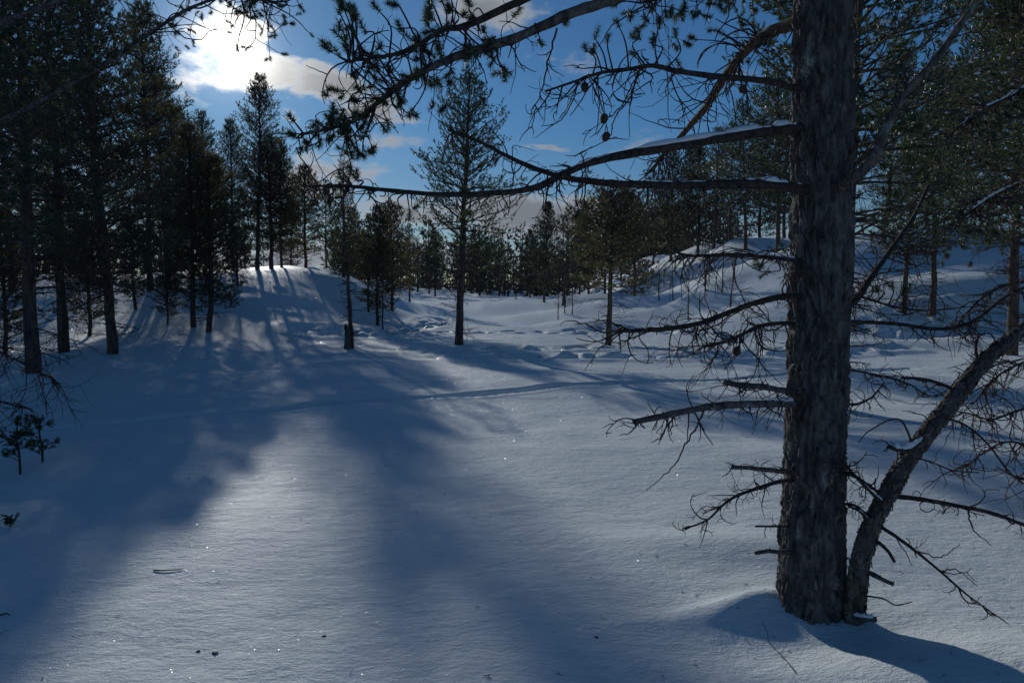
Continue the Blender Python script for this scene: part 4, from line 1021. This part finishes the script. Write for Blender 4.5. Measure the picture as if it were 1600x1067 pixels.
# ------------------------------------------------------------------ limb coming in at the upper left
nl_ = link('pine_tree', None); tag(nl_, 'near pine outside the upper left corner reaching a tufted limb towards the sun', 'pine tree')
nx, ny = -6.6, 6.2
q = MB(); PT = resample(np.array([[nx, ny, zg(nx, ny) - .3], [nx + .05, ny, 2.5], [nx, ny + .05, 5], [nx - .05, ny, 9.5]]), 80)
bark_trunk(q, PT, np.linspace(.17, .03, 80), 48, 25, .014); link('trunk', q.mesh('trunk', M_BARK), nl_)
ncs = make_pine(43, 9.3, 4.7, 1.9, whorl=.4, per=5, shoots=4, K=16, nl=.05, nw=.005, needle=M_NEEDLE2, dead=False)
ncr = link('crown', ncs['crown'], nl_, (nx, ny, 0)); link('branches', ncs['branches'], ncr)
def D(pts, r0, r1, seed, **k): return Branch(nl_, pts, r0, r1, seed, **k)
D([(-335, 300, 6.2), (-180, 260, 6.0), (-40, 208, 5.8), (60, 160, 5.6), (150, 108, 5.5), (230, 55, 5.4), (300, 12, 5.3), (370, -8, 5.2), (425, 5, 5.1)], .03, .006, 301, n=60, mat=M_BARK) \
    .twigs(55, .55, r=.005, lo=.25, tuft_p=.75, bias=(.1, 0, .1), droop=.0).tuft_at((435, 10, 5.1), (405, 22, 5.1), (420, 38, 5.1), (410, 48, 5.1), (385, 20, 5.1), (360, 8, 5.2), (330, 20, 5.2), (345, 2, 5.2), (440, 2, 5.1), (422, 92, 5.1)).done()
D([(-335, 150, 6.2), (-150, 90, 5.8), (20, 30, 5.5), (120, -10, 5.3), (220, -60, 5.2)], .045, .008, 302, n=40, mat=M_BARK).twigs(32, .6, r=.005, lo=.3, tuft_p=.75, bias=(.1, 0, 0), droop=.0).done()
D([(-335, 420, 6.2), (-180, 470, 6.0), (-60, 520, 5.9), (20, 560, 5.9), (95, 600, 5.9)], .018, .004, 303, n=40).twigs(60, .5, r=.0035, lo=.2).done()
D([(-335, 480, 6.2), (-150, 560, 6.0), (-20, 620, 5.9), (50, 640, 5.9)], .014, .004, 304, n=40).twigs(30, .45, r=.0035, lo=.2).done()

# right edge: limbs of the pine outside the frame
nr_ = link('pine_tree', None); tag(nr_, 'near pine outside the right edge reaching dry and snowy limbs into view', 'pine tree')
rx, ry = PX(1740, 500, 4.6)[0], 4.6
q = MB(); PT = resample(np.array([[rx, ry, zg(rx, ry) - .3], [rx + .03, ry, 2.5], [rx, ry + .05, 5], [rx + .05, ry, 8.5]]), 80)
bark_trunk(q, PT, np.linspace(.14, .03, 80), 40, 27, .014); link('trunk', q.mesh('trunk', M_BARK), nr_)
rcr = link('crown', ncs['crown'], nr_, (rx, ry, -.4)); link('branches', ncs['branches'], rcr)
def E(pts, r0, r1, seed, **k): return Branch(nr_, pts, r0, r1, seed, **k)
E([(1740, 440, 4.6), (1650, 438, 4.5), (1585, 443, 4.45), (1545, 458, 4.4), (1512, 488, 4.38), (1490, 518, 4.36)], .013, .004, 401, n=36).twigs(26, .4, r=.0034, droop=.03, lo=.3).done()
E([(1740, 650, 4.6), (1650, 634, 4.5), (1595, 640, 4.45), (1550, 655, 4.4), (1510, 645, 4.36), (1470, 640, 4.34)], .012, .003, 402, n=36).twigs(30, .36, r=.0034, droop=.02, lo=.3).done()
E([(1740, 700, 4.6), (1640, 705, 4.5), (1580, 690, 4.4), (1540, 705, 4.35), (1500, 735, 4.3)], .011, .003, 403, n=36).twigs(24, .34, r=.0034, droop=.02, lo=.3).done()
E([(1740, 775, 4.6), (1640, 752, 4.5), (1590, 745, 4.42), (1555, 728, 4.38)], .010, .003, 404, n=30).twigs(16, .3, r=.0032, lo=.3).done()
E([(1740, 560, 4.6), (1650, 556, 4.5), (1590, 570, 4.45), (1550, 595, 4.4), (1520, 632, 4.38)], .012, .003, 405, n=36).twigs(26, .4, r=.0034, droop=.04, lo=.3).done()
E([(1740, 60, 4.6), (1650, 110, 4.4), (1580, 150, 4.3), (1530, 175, 4.2), (1480, 215, 4.15)], .022, .005, 406, n=40).twigs(40, .4, r=.004, lo=.3, tuft_p=.7, bias=(-.1, 0, .1)).snow(.3, .9, 1.5).done()
E([(1740, 250, 4.6), (1660, 270, 4.4), (1600, 285, 4.3), (1545, 310, 4.2), (1500, 345, 4.15)], .020, .005, 407, n=40).twigs(36, .4, r=.004, lo=.3, tuft_p=.6, bias=(-.1, 0, .05)).snow(.3, .9, 1.5).done()
E([(1740, 340, 4.6), (1660, 345, 4.5), (1600, 315, 4.4), (1540, 310, 4.3), (1470, 335, 4.25)], .014, .004, 408, n=40).twigs(18, .3, r=.0034, lo=.3).snow(.4, .8, 1.2).done()
# ------------------------------------------------------------------ small things
def stump():
    x = at_px(543, 18.7); y = 18.7; z = zg(x, y); mb = MB()
    P = np.array([[x, y, z - .2], [x, y, z + .2], [x + .01, y, z + .42], [x - .01, y, z + .62]]); P = resample(P, 24)
    tube(mb, P, np.linspace(.095, .07, 24), 12, .16, 5, True, 2, True)
    o = link('tree_stump', mb.mesh('tree_stump', M_BARK)); tag(o, 'broken dark stump against the thin young pine in the clearing', 'tree stump')
    sp = MB(); rng = np.random.default_rng(3)
    for k in range(9):
        a = rng.random() * 6.28; p = P[-1] + np.array([math.cos(a), math.sin(a), 0]) * .06
        tube(sp, [p - np.array([0, 0, .08]), p + np.array([0, 0, rng.uniform(.02, .12)])], [.022, .004], 5)
    link('splintered_top', sp.mesh('splintered_top', M_TWIG, False), o)
stump()

def sapling(px, py, h, seed, label, scale=1.0):
    rng = np.random.default_rng(seed); x, y = G(px, py); z = zg(x, y)
    o = link('conifer_sapling', None, None, (x, y, z)); o.scale = (scale,) * 3; tag(o, label, 'sapling', 'saplings poking from shaded snow')
    st = MB(); nd = MB(); P = resample(np.array([[0, 0, -.1], [.005, 0, h * .35], [-.012, 0, h * .7], [.0, .01, h]]), 24)
    tube(st, P, np.linspace(.011, .004, 24), 7, .15, seed, True, 6)
    SP, SD = [], []
    for k in range(16):
        i = int(rng.uniform(.18, 1) * 23); a = rng.random() * 6.28; l = (.06 + .10 * rng.random()) * (1.25 - .5 * i / 23)
        d = unit(np.array([math.cos(a), math.sin(a), rng.uniform(.3, 1.1)])); w = wiggly(rng, P[i], d, l, 5, .15, -.05)
        tube(st, w, np.linspace(.0045, .002, len(w)), 5)
        for q in range(6):
            u = rng.integers(2, 6); SP.append(w[u]); SD.append(unit(d + rng.normal(size=3) * .6))
    for q in range(8): SP.append(P[-1 - q // 2]); SD.append(unit(np.array([rng.normal() * .6, rng.normal() * .6, 1])))
    needles(nd, np.array(SP), np.array(SD), .05, 34, .026, .0042, rng, (20, 75))
    link('stem', st.mesh('sapling_stem', M_TWIG), o); tag(link('needles', nd.mesh('sapling_needles', M_NEEDLE3, False), o), kind='stuff')
sapling(31, 741, .46, 51, 'taller conifer sapling in shaded snow near the left edge')
sapling(66, 722, .38, 52, 'shorter bushy conifer sapling just right of the taller one')
sapling(17, 822, .12, 53, 'tiny conifer tip barely poking from snow at the left edge', .38)

def ground_twig(pts, r, label, name='fallen_twig', lift=.005, seed=1):
    rng = np.random.default_rng(seed); W = []
    for i, (px, py, up) in enumerate(pts):
        x, y = G(px, py); W.append([x, y, zg(x, y) + lift + up])
    P = resample(np.array(W), 26); mb = MB(); tube(mb, P, np.linspace(r, r * .5, 26), 6, .12, seed)
    o = link(name, mb.mesh(name, M_TWIG)); tag(o, label, 'twig'); return o
ground_twig([(1255, 1064, -.02), (1240, 1048, .0), (1222, 1030, .01), (1202, 1014, .02), (1198, 1000, .035), (1190, 988, .05)], .0025, 'thin bent twig poking from the snow below the big trunk', seed=4)
ground_twig([(240, 892, .0), (260, 893, .002), (285, 891, 0)], .004, 'short twig lying on a streak of shadowed snow', seed=5)
ground_twig([(0, 962, .0), (10, 961, .003), (16, 963, 0)], .004, 'twig end on the snow at the lower left edge', seed=6)
def scrap(px, py, s, seed, label):
    rng = np.random.default_rng(seed); x, y = G(px, py); z = zg(x, y) + s * .2; mb = MB()
    a = np.arange(7) / 7 * 6.283; r = s * (.6 + .5 * rng.random(7))
    top = np.stack([x + np.cos(a) * r * 1.4, y + np.sin(a) * r, z + s * .25 * rng.random(7)], -1); bot = top - np.array([0, 0, s * .45])
    k = np.arange(7); mb.add(np.vstack([top, bot, [[x, y, z + s * .4]], [[x, y, z - s * .4]]]), np.stack([k, (k + 1) % 7, (k + 1) % 7 + 7, k + 7], -1)[:, ::-1], np.vstack([np.stack([k, (k + 1) % 7, np.full(7, 14)], -1), np.stack([(k + 1) % 7 + 7, k + 7, np.full(7, 15)], -1)]))
    tag(link('bark_scrap', mb.mesh('bark_scrap', M_BARK, False)), label, 'bark scrap', 'bark scraps on the snow')
scrap(336, 1021, .012, 1, 'larger of two bark scraps lying close together on near snow')
scrap(310, 1018, .009, 2, 'smaller of two bark scraps lying close together on near snow')
scrap(932, 996, .009, 3, 'lone bark scrap on the near snow in the middle')
scrap(506, 994, .008, 4, 'lone bark scrap on the near snow left of the middle')

def litter():
    """fallen needles and bark dust blown over the near snow"""
    rng = np.random.default_rng(88); n = 170
    y = np.exp(rng.uniform(math.log(2.0), math.log(9), n)); x = (rng.random(n) * 2 - 1) * .8 * y
    k = n // 3; x[:k] = TRUNK_X + rng.normal(size=k) * .8; y[:k] = TRUNK_Y + rng.normal(size=k) * .7
    z = height(x, y) + .004; a = rng.random(n) * 6.28; l = rng.uniform(.005, .016, n)
    d = np.stack([np.cos(a), np.sin(a), rng.normal(size=n) * .12], -1) * l[:, None]
    c = np.stack([x, y, z], -1); mb = MB(); prisms(mb, c - d, c + d, rng.uniform(.0008, .0028, n), .001)
    tag(link('forest_litter', mb.mesh('forest_litter', M_TWIG)), 'fallen needles and bark flecks strewn over the near snow', 'litter', kind='stuff')
litter()
